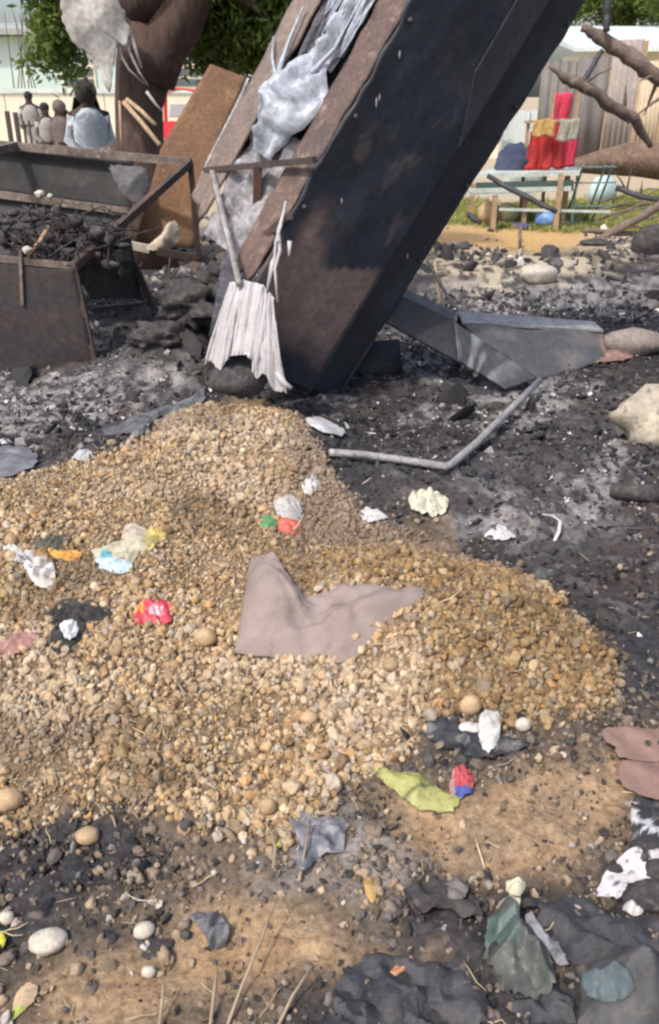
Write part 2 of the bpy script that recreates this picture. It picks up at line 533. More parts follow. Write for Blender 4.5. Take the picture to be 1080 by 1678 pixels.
def tag(o, label=None, cat=None, group=None, kind=None):
    for k, v in (('label', label), ('category', cat), ('group', group), ('kind', kind)):
        if v:
            o[k] = v
    return o

def empty(name, loc, label, cat, group=None):
    o = bpy.data.objects.new(name, None)
    o.empty_display_size = .05
    o.location = [float(q) for q in loc]
    COL.objects.link(o)
    return tag(o, label, cat, group)

def copy_tree(o, parent=None):
    c = o.copy()
    COL.objects.link(c)
    if parent is not None:
        c.parent = parent
    for ch in list(o.children):
        copy_tree(ch, c)
    return c

def crease(a, b, seed, f):
    """sharp random folds, 0..1"""
    r = random.Random(seed * 7 + 1)
    t = n = 0.0
    a, b = a + .03 * (vn(a * f * .7, b * f * .7, seed) - .5), b + .03 * (vn(a * f * .7 + 9, b * f * .7, seed) - .5)
    for k in range(5):
        an, fk, ph = r.uniform(0, math.pi), f * r.uniform(.35, 1.1), r.random()
        wk = .5 / fk
        t = t + wk * abs(((a * math.cos(an) + b * math.sin(an)) * fk + ph) % 1 * 2 - 1)
        n += wk
    return t / n

EXCL = []                                   # ground outlines that scattered grains keep out of

def closed(pts, n):
    """closed Catmull-Rom through pts, n samples"""
    P = np.array(pts, float)
    k = len(P)
    out = []
    L = np.linalg.norm(np.roll(P, -1, 0) - P, axis=1)
    cum = np.concatenate([[0], np.cumsum(L)])
    for q in np.linspace(0, cum[-1], n, endpoint=False):
        i = min(np.searchsorted(cum, q, side='right') - 1, k - 1)
        t = (q - cum[i]) / max(L[i], 1e-9)
        a, b, c, d = P[(i - 1) % k], P[i], P[(i + 1) % k], P[(i + 2) % k]
        T = .5
        m1, m2 = (c - a) * T * .7, (d - b) * T * .7
        out.append((2 * t**3 - 3 * t**2 + 1) * b + (t**3 - 2 * t**2 + t) * m1 + (-2 * t**3 + 3 * t**2) * c + (t**3 - t**2) * m2)
    return np.array(out)

def patch(bound, center, normal=(0, 0, 1), amp=.01, fr=20, rings=9, segs=56, dome=0.0, lift=.004, thick=.002, seed=0, on_ground=True, colfn=None, ridge=True, edge=.3, mb=None):
    """a crumpled thin sheet with the outline bound (3D points)"""
    dome *= .4
    amp *= 1.3
    rings = max(rings, 12)
    B = closed(bound, segs)
    C = np.array(center, float)
    n = np.array(normal, float)
    n /= np.linalg.norm(n)
    ex = np.cross(n, (0.3, 1, 0.1))
    ex /= np.linalg.norm(ex)
    ey = np.cross(n, ex)
    vs, cols = [], []
    def place(p, r):
        a, b = p @ ex, p @ ey
        q = fbm(a * fr, b * fr, seed, 3) - .5
        if ridge:
            q = .35 * q + .9 * (crease(a, b, seed, fr * (2.4 if on_ground else 1.3)) - .5)
        h = lift + dome * (1 - r * r) + amp * (q + .35) * (1 - edge * r)
        if on_ground:
            return np.array((p[0], p[1], float(hgt(p[0], p[1])) + max(h, .001 if r < 1 else -.004)))
        return p + n * h
    vs.append(place(C, 0))
    flat = [C]
    rag = 1 + .11 * (np.array([random.random() for _ in range(segs)]) - .5)
    for i in range(1, rings + 1):
        r = (i / rings) ** .8
        for k in range(segs):
            p = C + (B[k] - C) * r * (rag[k] if i == rings else 1)
            flat.append(p)
            vs.append(place(p, r))
    fs = [(0, 1 + k, 1 + (k + 1) % segs) for k in range(segs)]
    for i in range(rings - 1):
        o = 1 + i * segs
        fs += [(o + k, o + segs + k, o + segs + (k + 1) % segs, o + (k + 1) % segs) for k in range(segs)]
    vs = np.array(vs)
    N = len(vs)
    vb = vs - n * thick
    fb = [tuple(q + N for q in f[::-1]) for f in fs]
    o = 1 + (rings - 1) * segs
    fr_ = [(o + k, o + k + N, o + (k + 1) % segs + N, o + (k + 1) % segs) for k in range(segs)]
    if colfn is not None:
        px, py = proj(np.array(flat))
        cols = [colfn(a, b) for a, b in zip(px, py)]
        cols = cols + cols
    mb = mb or MB()
    mb.add(np.vstack([vs, vb]), fs + fb + fr_, cols or None)
    return mb

def litter(name, label, cat, pxs, m, center=None, group=None, excl=True, parent=None, **k):
    B = [TG(*p) for p in pxs]
    c = TG(*center) if center else np.mean(B, 0)
    if excl:
        EXCL.append([(c[0] + (b[0] - c[0]) * .76, c[1] + (b[1] - c[1]) * .76) for b in B])
    mb = patch(B, c, **k)
    o = mb.build(name, m, parent, sharp=26)
    if parent is None:
        tag(o, label, cat, group)
    return o

def hid(name, mb, m, smooth=True):
    me = bpy.data.meshes.new(name)
    me.from_pydata([tuple(p) for p in mb.v], [], mb.f)
    if smooth:
        me.polygons.foreach_set('use_smooth', [True] * len(me.polygons))
    me.materials.append(m)
    return bpy.data.objects.new(name, me)

def scatter(name, pts, rot, scl, idx, col, sources, kind='stuff'):
    c = bpy.data.collections.new(name + '_grains')
    for s_ in sources:
        c.objects.link(s_)
    me = bpy.data.meshes.new(name)
    me.from_pydata([tuple(p) for p in pts], [], [])
    n = len(pts)
    if np.ndim(scl) == 1:
        scl = np.repeat(np.asarray(scl)[:, None], 3, 1)
    a = me.attributes.new('rot', 'FLOAT_VECTOR', 'POINT')
    a.data.foreach_set('vector', np.asarray(rot, np.float32).ravel())
    a = me.attributes.new('scl', 'FLOAT_VECTOR', 'POINT')
    a.data.foreach_set('vector', np.asarray(scl, np.float32).ravel())
    a = me.attributes.new('idx', 'INT', 'POINT')
    a.data.foreach_set('value', np.asarray(idx, np.int32))
    a = me.attributes.new('col', 'FLOAT_COLOR', 'POINT')
    a.data.foreach_set('color', np.hstack([col, np.ones((n, 1))]).astype(np.float32).ravel())
    o = bpy.data.objects.new(name, me)
    COL.objects.link(o)
    t = bpy.data.node_groups.new(name, 'GeometryNodeTree')
    t.interface.new_socket('Geometry', in_out='INPUT', socket_type='NodeSocketGeometry')
    t.interface.new_socket('Geometry', in_out='OUTPUT', socket_type='NodeSocketGeometry')
    gi, go = t.nodes.new('NodeGroupInput'), t.nodes.new('NodeGroupOutput')
    ci = t.nodes.new('GeometryNodeCollectionInfo')
    ci.inputs['Collection'].default_value = c
    ci.inputs['Separate Children'].default_value = True
    ci.inputs['Reset Children'].default_value = True
    ip = t.nodes.new('GeometryNodeInstanceOnPoints')
    ip.inputs['Pick Instance'].default_value = True
    def na(nm, ty):
        q = t.nodes.new('GeometryNodeInputNamedAttribute')
        q.data_type = ty
        q.inputs['Name'].default_value = nm
        return q.outputs['Attribute']
    er = t.nodes.new('FunctionNodeEulerToRotation')
    L = t.links.new
    L(gi.outputs[0], ip.inputs['Points'])
    L(ci.outputs[0], ip.inputs['Instance'])
    L(na('idx', 'INT'), ip.inputs['Instance Index'])
    L(na('rot', 'FLOAT_VECTOR'), er.inputs[0])
    L(er.outputs[0], ip.inputs['Rotation'])
    L(na('scl', 'FLOAT_VECTOR'), ip.inputs['Scale'])
    L(ip.outputs[0], go.inputs[0])
    md = o.modifiers.new('grains', 'NODES')
    md.node_group = t
    if kind:
        o['kind'] = kind
    return o

def in_view(x, y, mg=.5):
    d = y * math.cos(PITCH) + H * math.sin(PITCH)
    return np.abs(x) < .387 * d + mg

def free(x, y):
    ok = np.ones(len(x), bool)
    for p in EXCL:
        ok &= ~inpoly(x, y, p)
    return ok

# ------------------------------------------------------------------ the ground
def axis(lo, hi, step, far_lo, far_hi, g=1.09):
    mid = list(np.arange(lo, hi, step))
    a, s_ = [], step
    q = hi
    while q < far_hi:
        a.append(q)
        s_ *= g
        q += s_
    a.append(far_hi)
    b, s_, q = [], step, lo - step
    while q > far_lo:
        b.append(q)
        s_ *= g
        q -= s_
    b.append(far_lo)
    return np.array(b[::-1] + mid + a)

gx, gy = axis(-2.6, 2.4, .017, -400, 400, 1.06), axis(.45, 5.6, .017, -30, 600, 1.035)
X, Y = np.meshgrid(gx, gy)
Zg = hgt(X, Y)
gm = masks(X, Y)
rough_ = np.maximum(gm['burn'], gm['black']) * (1 - gm['cream']) * (1 - sstep(6.5, 8.5, Y) * .7)
Zg = Zg + rough_ * (fbm(X * 22, Y * 22, 70, 3) - .5) * .055 + (1 - rough_) * (fbm(X * 26, Y * 26, 73, 3) - .5) * .022
gc = ground_colour(X, Y, gm)
W_ = len(gx)
ii = np.arange(len(gy) - 1)[:, None] * W_ + np.arange(W_ - 1)[None, :]
fc = np.stack([ii, ii + 1, ii + W_ + 1, ii + W_], -1).reshape(-1, 4)
me = bpy.data.meshes.new('ground')
me.vertices.add(X.size)
me.vertices.foreach_set('co', np.stack([X, Y, Zg], -1).astype(np.float32).ravel())
me.loops.add(fc.size)
me.loops.foreach_set('vertex_index', fc.astype(np.int32).ravel())
me.polygons.add(len(fc))
me.polygons.foreach_set('loop_start', np.arange(0, fc.size, 4, dtype=np.int32))
me.polygons.foreach_set('use_smooth', np.ones(len(fc), bool))
me.update(calc_edges=True)
ca = me.color_attributes.new('col', 'FLOAT_COLOR', 'POINT')
ca.data.foreach_set('color', np.concatenate([gc, np.ones(gc.shape[:2] + (1,))], -1).astype(np.float32).ravel())
me.materials.append(M['ground'])
ground = bpy.data.objects.new('ground', me)
COL.objects.link(ground)
tag(ground, kind='structure')
# ------------------------------------------------------------------ far buildings and walls
Zv = np.array((0, 0, 1.))
def base_of(*ps):
    a = np.array(ps)
    return np.array((a[:, 0].mean(), a[:, 1].mean(), 0.0))

# long pale building behind the compound wall
b = empty('pale_building', (-9, 42, 0), 'long pale cyan building with grey roof edge behind the cream wall', 'building')
mb = MB().box((-9, 45, 1.9), (26, 6, 3.8))
mb.build('wall', M['cyan'], b, smooth=False)
rf = MB()
rf.box((-9, 45, 3.95), (27, 7.4, .22))
rf.hexa([(-22.4, 41.4, 4.06), (4.4, 41.4, 4.06), (4.4, 48.6, 4.06), (-22.4, 48.6, 4.06)], [(-22.4, 44.9, 4.5), (4.4, 44.9, 4.5), (4.4, 45.1, 4.5), (-22.4, 45.1, 4.5)])
rf.build('roof', M['roofgrey'], b, smooth=False)
for x in (-19.5, -16.4, -11.0, -6.2, -2.4, 1.6):
    fr_ = MB().box((x, 41.97, 2.25), (1.5, .1, .95)).build('window', M['cream'], b, smooth=False)
    MB().box((x, 41.9, 2.43), (1.3, .05, .28)).build('pane', M['glassdark'], fr_, smooth=False)
    MB().box((x, 41.9, 2.03), (1.3, .05, .28)).build('pane', M['glassdark'], fr_, smooth=False)

b = empty('compound_wall', (-6, 25, 0), 'cream plastered compound wall with white coping behind the people', 'wall')
mb = MB()
for i in range(8):
    MB().box((-15.1 + 2.62 * i, 25, .78), (2.6, .2, 1.6)).build('wall_panel', M['cream'], b, smooth=False)
MB().box((-6, 25, 1.65), (21, .32, .10)).build('coping', M['roofpale'], b, smooth=False)

# gate of thin bars in front of the wall
g = empty('metal_gate', (-6.2, 17, 0), 'low dark metal barrier of thin upright bars before the cream wall', 'barrier')
for px in (20, 33):
    p = D(px, 240, 17)
    MB().bar((p[0], 17, -.05), (p[0], 17, D(px, 182 + (px > 25) * 2, 17)[2]), .07).build('post', M['rust'], g, smooth=False)
for px in (44, 53, 62, 71, 79):
    p = D(px, 240, 17)
    MB().bar((p[0], 17, .05), (p[0], 17, D(px, 198, 17)[2]), .035).build('bar', M['rust'], g, smooth=False)
a_, b_ = D(33, 206, 17), D(82, 206, 17)
MB().bar((a_[0], 17.03, a_[2]), (b_[0], 17.03, b_[2]), .04).build('rail', M['rust'], g, smooth=False)
MB().bar((a_[0], 17.03, .15), (b_[0], 17.03, .15), .04).build('rail', M['rust'], g, smooth=False)

# right: corrugated fence, pale roofed building, trees beyond
b = empty('corrugated_fence', (8, 22, 0), 'tall fence of weathered corrugated metal sheets at the edge of the burnt ground', 'fence')
def corr_sheet(x0, y0, x1, y1, z1, z0=0.0, waves=7, amp=.035):
    n = waves * 6
    d = np.array((x1 - x0, y1 - y0))
    nn = np.array((-d[1], d[0])) / np.linalg.norm(d)
    def fn(u, v):
        o = amp * math.sin(u * waves * 2 * math.pi)
        return np.array((x0 + d[0] * u + nn[0] * o, y0 + d[1] * u + nn[1] * o, z0 + (z1 - z0) * v))
    return MB().grid(fn, n, 1, thick=.008)
xs = [D(948, 100, 22)[0], D(988, 100, 21.6)[0], D(1037, 100, 20.8)[0]]
tops = [(938, 990, 22.0, 22.0, 92, 'greydoor', 2), (991, 1037, 21.6, 21.2, 66, 'corr', 5), (1038, 1078, 21.1, 20.8, 100, 'corrtan', 6), (1079, 1125, 20.8, 20.4, 112, 'corrtan', 6), (1126, 1180, 20.4, 20.0, 112, 'corrtan', 6), (880, 937, 22.2, 22.05, 100, 'greydoor', 4)]
for (pa, pb, ya, yb, pt, mm, wv) in tops:
    A, Bq = D(pa, 200, ya), D(pb, 200, yb)
    corr_sheet(A[0], ya, Bq[0], yb, D(pa, pt, ya)[2], waves=wv).build('fence_sheet', M[mm], b)
for pa, ya in ((990, 21.95), (1038, 21.25), (1079, 20.95)):
    A = D(pa, 200, ya)
    MB().bar((A[0], ya - .1, 0), (A[0], ya - .1, 2.6), .09).build('post', M['wood'], b, smooth=False)

b = empty('roofed_building', (14, 34, 0), 'pale building with a light metal roof rising behind the corrugated fence', 'building')
MB().box((15, 36, 1.45), (11.4, 5, 2.9)).build('wall', M['cream'], b, smooth=False)
rf = MB().hexa([(8.2, 32.4, 2.85), (22, 32.4, 2.85), (22, 39, 3.7), (8.2, 39, 3.7)], [(8.2, 32.4, 2.97), (22, 32.4, 2.97), (22, 39, 4.0), (8.2, 39, 4.0)])
rf.build('roof', M['roofpale'], b, smooth=False)
b = empty('block_wall', (6, 26, 0), 'pale low block wall just beyond the red cloths', 'wall')
A, Bq = D(820, 250, 26), D(990, 250, 26)
for i in range(4):
    x = A[0] + (Bq[0] - A[0]) * (i + .5) / 4
    MB().box((x, 26.0, .55 + .02 * i), ((Bq[0] - A[0]) / 4 - .03, .2, 1.2)).build('wall_panel', M['cream' if i == 3 else 'roofpale'], b, smooth=False)

def crown(mb, blobs, n, size, seed=0):
    """leaf-sized faces in clumps spread through the blobs' volumes"""
    r = np.random.default_rng(seed)
    wts = np.array([q[3] ** 2 for q in blobs])
    for (cx, cy, cz, rad), k in zip(blobs, (n * wts / wts.sum()).astype(int)):
        ncl = max(5, k // 28)
        for j in range(ncl):
            d = r.normal(size=3)
            d *= rad * r.random() ** .45 / np.linalg.norm(d)
            cc = np.array((cx, cy, cz)) + d * (1, 1, .75)
            for q in range(28):
                p = cc + r.normal(size=3) * size * 1.9
                u = r.normal(size=3)
                u /= np.linalg.norm(u)
                v = np.cross(u, r.normal(size=3))
                v /= np.linalg.norm(v)
                s1, s2 = size * r.uniform(.6, 1.3), size * r.uniform(.22, .45)
                mb.add([p - u * s1, p + v * s2, p + u * s1, p - v * s2], [(0, 1, 2, 3)])
    return mb

# big tree on the left
TY = 9.0
def dpt(px, py, Y):
    return D(px, py, Y)
t = empty('tree', dpt(238, 395, TY) * (1, 1, 0), 'large dark-barked tree forking low, green leaves behind the burnt frame', 'tree')
tr = MB()
tr.tube([dpt(236, 410, TY) * (1, 1, 0) - (0, 0, .15), dpt(234, 330, TY), dpt(230, 240, TY), dpt(228, 170, TY), dpt(238, 110, TY), dpt(240, 40, TY)],
        [.36, .27, .235, .225, .26, .24], seg=14, wob=.12)
tr.tube([dpt(246, 130, TY), dpt(262, 80, TY), dpt(290, 35, TY - .1), dpt(318, -20, TY - .2), dpt(350, -90, TY - .3)], [.25, .25, .23, .20, .17], seg=12, wob=.12)
tr.tube([dpt(240, 80, TY), dpt(215, 40, TY), dpt(195, -10, TY + .1), dpt(150, -80, TY + .2)], [.22, .22, .2, .16], seg=12, wob=.12)
tr.tube([dpt(225, 30, TY), dpt(245, -20, TY - .2), dpt(255, -90, TY - .4)], [.2, .18, .15], seg=10, wob=.12)
tr.tube([dpt(330, -40, TY - .3), dpt(380, -20, TY - .2), dpt(430, 20, TY), dpt(455, 55, TY + .1)], [.09, .07, .045, .02], seg=7, wob=.15)
tr.tube([dpt(160, -60, TY + .2), dpt(120, -10, TY + .2), dpt(98, 50, TY + .3)], [.09, .05, .02], seg=7, wob=.15)
tr.build('trunk', M['bark'], t)
bl = []
for px, py, Y, rad in ((350, 40, 9.6, .42), (400, 55, 9.8, .48), (450, 40, 9.6, .42), (385, 10, 9.3, .42), (440, -10, 9.2, .45), (320, 50, 9.7, .3), (345, 80, 9.9, .2), (420, 88, 9.9, .22), (470, 20, 9.5, .4), (330, 75, 9.9, .22), (470, 85, 10, .2), (360, 95, 10, .18),
                       (100, 30, 9.5, .3), (85, 70, 9.7, .22), (112, 92, 9.8, .12), (62, 92, 9.8, .10), (95, 50, 9.4, .2), (113, 116, 9.6, .06), (112, -10, 9.5, .3),
                       (300, -120, 9, .5), (430, -150, 8.8, .55), (180, -140, 9.2, .6), (60, -140, 9.4, .5), (550, -170, 8.8, .5), (100, -40, 9.5, .35), (400, -60, 9.2, .5)):
    p = D(px, py, Y)
    bl.append((p[0], p[1], p[2], rad))
crown(MB(), bl, 42000, .05, 3).build('crown', M['leaf'], t, smooth=False)

for (x, y, hh, rad, nm, lab) in ((13.5, 40, 5.2, 2.3, 'tree', 'light green leafy tree above the pale roof in the corner'), (19, 44, 6.4, 3.0, 'tree', 'sunlit green tree farther beyond the light metal roof'), (11.9, 43, 4.9, 1.9, 'tree', 'smaller pale green tree nearest the upper dead branch')):
    t = empty(nm, (x, y, 0), lab, 'tree')
    MB().tube([(x, y, -.1), (x + .1, y, 1.5), (x, y + .1, 3.2), (x + .3, y, hh)], [.25, .2, .16, .06], seg=8, wob=.1).build('trunk', M['bark'], t)
    rr = np.random.default_rng(int(x))
    crown(MB(), [(x + rr.normal() * rad * .6, y + rr.normal() * rad * .5, hh + rr.normal() * rad * .28, rad * rr.uniform(.35, .55)) for _ in range(9)], 9000, .12, 8).build('crown', M['leafbright'], t, smooth=False)
t = empty('shrub', D(60, 70, 48) * (1, 1, 0), 'sparse bare shrub of thin twigs above the roof edge', 'shrub')
mb = MB()
for k in range(7):
    q = D(12 + 6 * k, 95, 39)
    mb.tube([q * (1, 1, 0), q * (1, 1, .6) + (.1, 0, 0), D(5 + random.randint(-10, 30) + 4 * k, random.randint(0, 40), 39)], [.035, .025, .012], seg=5)
mb.build('stems', M['bark'], t)

# torn white sheet caught in the tree
def tq(px, py, Y=8.55):
    return D(px, py, Y)
bnd = [(118, -30), (180, -25), (205, 20), (214, 60), (206, 78), (196, 70), (190, 105), (188, 150), (176, 145), (168, 120), (158, 112), (150, 92), (128, 78), (112, 50), (106, 20)]
s_ = empty('torn_sheet', tq(160, 60), 'torn dirty-white plastic sheet hanging from the tree limbs', 'plastic sheet')
patch([tq(*p) for p in bnd], tq(160, 45), (0, -1, .15), amp=.16, fr=3.2, on_ground=False, lift=.02, rings=12, segs=70, seed=4).build('sheet', M['whitefilm'], s_)
for pts in ([(205, 55), (212, 85), (228, 118), (243, 140)], [(190, 60), (200, 95), (212, 115), (238, 138)], [(212, 50), (222, 80), (232, 112)], [(240, 150), (256, 172), (266, 182)]):
    MB().tube([tq(*p) for p in pts], [.035, .028, .022, .012][:len(pts)], seg=6, flat=.4).build('streamer', M['whitefilm'], s_)

# red three-wheeler half hidden behind the brown board
ry = 20.0
c0 = D(288, 200, ry)
v = empty('auto_rickshaw', (c0[0], ry, 0), 'red three-wheeled auto rickshaw behind the leaning brown board', 'auto rickshaw')
x0 = c0[0]
body = MB()
body.hexa([(x0 - .55, ry, .32), (x0 + .55, ry, .32), (x0 + .6, ry + 2.1, .32), (x0 - .6, ry + 2.1, .32)], [(x0 - .5, ry + .05, 1.04), (x0 + .5, ry + .05, 1.04), (x0 + .6, ry + 2.1, .95), (x0 - .6, ry + 2.1, .95)])
for sx in (-1, 1):
    body.bar((x0 + sx * .5, ry + .1, .85), (x0 + sx * .44, ry + .35, 1.55), .08)
    body.bar((x0 + sx * .56, ry + 2.0, .9), (x0 + sx * .52, ry + 1.95, 1.55), .08)
body.build('body', M['redpaint'], v, smooth=False)
MB().grid(lambda u, q: np.array((x0 + (u - .5) * 1.2, ry + .2 + q * 1.95, 1.46 + .22 * math.sin(math.pi * min(max(u, .02), .98)) ** .5)), 14, 4, thick=.03).build('canopy', M['redpaint'], v)
MB().slab([(x0 - .14, ry + .05, 1.12), (x0 + .40, ry + .05, 1.12), (x0 + .33, ry + .20, 1.36), (x0 - .12, ry + .20, 1.36)], .02).build('windscreen', M['glass'], v, smooth=False)
for sx in (-.33, .33):
    MB().lump((x0 + sx, ry - .0, .68), (.08, .04, .08), amp=0).build('headlight', M['palestone'], v)
for wx, wy in ((0, .1), (-.52, 1.7), (.52, 1.7)):
    MB().tube([(x0 + wx - .06, ry + wy, .22), (x0 + wx + .06, ry + wy, .22)], .22, seg=16).build('wheel', M['blackrub'], v, sharp=40)

# people beyond the wreck
def person(name, px, Y, height, label, garment, head_turn=0, veil=None, face=0.0, bulk=1.0):
    p = D(px, 200, Y)
    x, y = p[0], Y
    root = empty(name, (x, y, 0), label, 'person')
    s = height / 1.7
    V = [(0, 0, .95), (0, .0, 1.18), (0, .01, 1.38), (0, 0, 1.47), (0, -.02, 1.56), (0, -.015, 1.65)]
    Rr = [.15, .135, .15, .055, .085, .07]
    E_ = [(0, 1), (1, 2), (2, 3), (3, 4), (4, 5)]
    for sx in (-1, 1):
        o = len(V)
        V += [(sx * .18, .01, 1.38), (sx * .23, .05, 1.10), (sx * .17, -.16, .98), (sx * .13, -.26, 1.0), (sx * .11, -.32, 1.01)]
        Rr += [.06, .045, .036, .03, .02]
        E_ += [(2, o), (o, o + 1), (o + 1, o + 2), (o + 2, o + 3), (o + 3, o + 4)]
        o = len(V)
        V += [(sx * .10, 0, .88), (sx * .11, -.02, .48), (sx * .11, .03, .08), (sx * .12, -.13, .03)]
        Rr += [.09, .06, .04, .035]
        E_ += [(0, o), (o, o + 1), (o + 1, o + 2), (o + 2, o + 3)]
    me = bpy.data.meshes.new('body')
    me.from_pydata([tuple(q * s for q in v_) for v_ in V], E_, [])
    ob = bpy.data.objects.new('body', me)
    COL.objects.link(ob)
    ob.parent = root
    me.materials.append(M['skin'])
    md = ob.modifiers.new('skin', 'SKIN')
    for i, q in enumerate(me.skin_vertices[0].data):
        q.radius = (Rr[i] * s, Rr[i] * s)
        q.use_root = i == 0
    ob.modifiers.new('sub', 'SUBSURF').levels = 1
    ob.modifiers['sub'].render_levels = 1
    # face: nose, eyes
    prof = [(1.47, .06), (1.43, .11), (1.385, .165), (1.30, .205), (1.15, .20), (1.0, .19), (.8, .23), (.5, .27), (.15, .32)]
    gm_ = MB()
    def fn(u, v_):
        k = v_ * (len(prof) - 1)
        i = min(int(k), len(prof) - 2)
        f_ = k - i
        z = prof[i][0] * (1 - f_) + prof[i + 1][0] * f_
        r_ = (prof[i][1] * (1 - f_) + prof[i + 1][1] * f_) * bulk
        a = u * 2 * math.pi
        fold = 1 + .07 * math.sin(a * 7 + z * 3) * sstep(1.0, .4, np.array(z)) 
        return np.array((x + r_ * .98 * math.cos(a) * fold * s, y + r_ * .8 * math.sin(a) * fold * s, z * s))
    gm_.grid(fn, 36, 16, thick=.006)
    for sx in (-1, 1):
        gm_.tube([np.array((x, y, 0)) + np.array(q) * s for q in ((sx * .17, .01, 1.37), (sx * .235, .05, 1.12), (sx * .18, -.14, 1.0))], [.07 * s, .065 * s, .055 * s], seg=10)
    gm_.build('garment', garment, root)
    hc = np.array((x, y - .02 * s, 1.585 * s))
    hm = MB()
    if veil is None:
        hm.lump(hc + (0, .022, .035), (.092 * s, .10 * s, .095 * s), amp=.06, seed=2)
        hm.build('hair', M['hair'], root)
    else:
        hm.lump(hc + (0, .03, .02), (.125 * s, .13 * s, .135 * s), amp=.08, seed=3)
        hm.grid(lambda u, q: np.array((x + (.12 + .12 * q) * s * math.cos(math.pi * u), y + (.05 + .11 * s * math.sin(math.pi * u)), (1.56 - .42 * q) * s)), 14, 6, thick=.008)
        hm.build('headscarf', veil, root)
    MB().lump(hc + (0, -.088 * s, -.012), (.014 * s, .02 * s, .025 * s), amp=0, sub=2).build('nose', M['skin'], root)
    root.rotation_euler = (0, 0, face)
    return root
GW = mat('blue_white_cloth', (.52, .57, .60), (.42, .47, .52), rough=.85, scale=5)
GM = mat('mauve_cloth', (.16, .12, .115), (.11, .085, .085), rough=.85, scale=5)
GC = mat('light_cloth', (.36, .34, .32), (.26, .25, .24), rough=.85, scale=5)
GB = mat('beige_cloth', (.62, .50, .36), (.52, .41, .29), rough=.85, scale=5)
VB = mat('black_scarf', (.03, .028, .03), (.05, .045, .045), rough=.85, scale=9)
person('person', 146, 10.4, 1.66, 'person in a pale blue robe and black headscarf near the tree trunk', GW, veil=VB, face=.5, bulk=.95)
person('person', 99, 15.0, 1.45, 'person in a dark mauve robe and scarf standing beside the metal barrier', GM, veil=GM, face=-.3, bulk=.9)
person('person', 76, 15.6, 1.42, 'person with bare black hair in a light top beside the mauve robe', GC, face=.6, bulk=.86)
person('person', 52, 19.5, 1.60, 'smallest far person in white seen above the metal barrier', GC, face=.2, bulk=.86)
q = D(120, 222, 12.5)
o = MB().lump((q[0], 12.5, .42), (.16, .16, .47), seed=8, amp=.12, fr=1.2).build('bundle', GB)
tag(o, 'beige cloth bundle standing between the robed people', 'bundle')
q = D(182, 215, 9.9)
o = MB().lump((q[0], 9.9, .45), (.25, .2, .58), seed=9, amp=.25, fr=1.5).build('bundle', mat('brown_heap', (.33, .25, .18), (.2, .15, .12), (.6, .55, .45), rough=.9, scale=6, bump=.6))
tag(o, 'mottled brown heap of cloths by the tree foot', 'bundle')

# sticks leaning at the tree
for i, (a_, b_, lab) in enumerate((((203, 168, 8.0), (262, 238, 7.6), 'lower pale stick leaning against the tree trunk'), ((208, 163, 8.1), (255, 205, 7.9), 'upper pale stick leaning against the tree trunk'), ((196, 165, 8.3), (200, 245, 8.2), 'upright thin stick beside the tree trunk'))):
    tag(MB().tube([D(*a_), (D(*a_) + D(*b_)) / 2 + (0, 0, .01), D(*b_)], .02 if i < 2 else .012, seg=7).build('stick', M['wood']), lab, 'stick')

# ------------------------------------------------------------------ right background: stalls, cloths, logs, branches
t = empty('market_table', base_of(G(800, 330), G(940, 330)), 'low pale-framed market table with green boards under the navy tarp', 'table')
TB = 12.0
def zz(py, Y=TB):
    return D(540, py, Y)[2]
fl = [D(772, 288, TB - .6), D(950, 284, TB - .6), D(955, 276, TB + .6), D(812, 279, TB + .6)]
MB().slab(fl, .05, Zv).build('table_top', M['paleframe'], t, smooth=False)
MB().slab([D(780, 300, TB - .55), D(940, 296, TB - .55), D(940, 312, TB - .5), D(778, 316, TB - .5)], .03).build('apron', M['greenframe'], t, smooth=False)
for a_, b_, w_ in (((760, 313), (935, 309), .05), ((770, 318), (880, 316), .035), ((818, 343), (1000, 347), .03)):
    MB().bar(D(*a_, TB - .72), D(*b_, TB - .72), w_).build('rail', M['paleframe'], t, smooth=False)
for px, py0, py1, YY in ((812, 318, 372, TB - .7), (920, 284, 350, TB - .75), (930, 286, 345, TB - .2), (862, 318, 352, TB - .3), (775, 300, 350, TB + .3)):
    A = D(px, py0, YY)
    MB().bar(A, (A[0], YY, -.03), .055).build('leg', M['wood'], t, smooth=False)
t2 = empty('wire_stall', base_of(G(960, 330), G(1010, 330)), 'thin green wire stall frame beside the market table', 'stall frame')
for px in (948, 956, 992, 1004):
    A = D(px, 272, 11.6)
    MB().bar(A, (A[0], 11.6 + (px % 3) * .3, -.02), .022).build('post', M['greenframe'], t2, smooth=False)
for py in (274, 300, 338):
    MB().bar(D(940, py, 11.62), D(1010, py - 1, 11.62), .018).build('rail', M['greenframe'], t2, smooth=False)

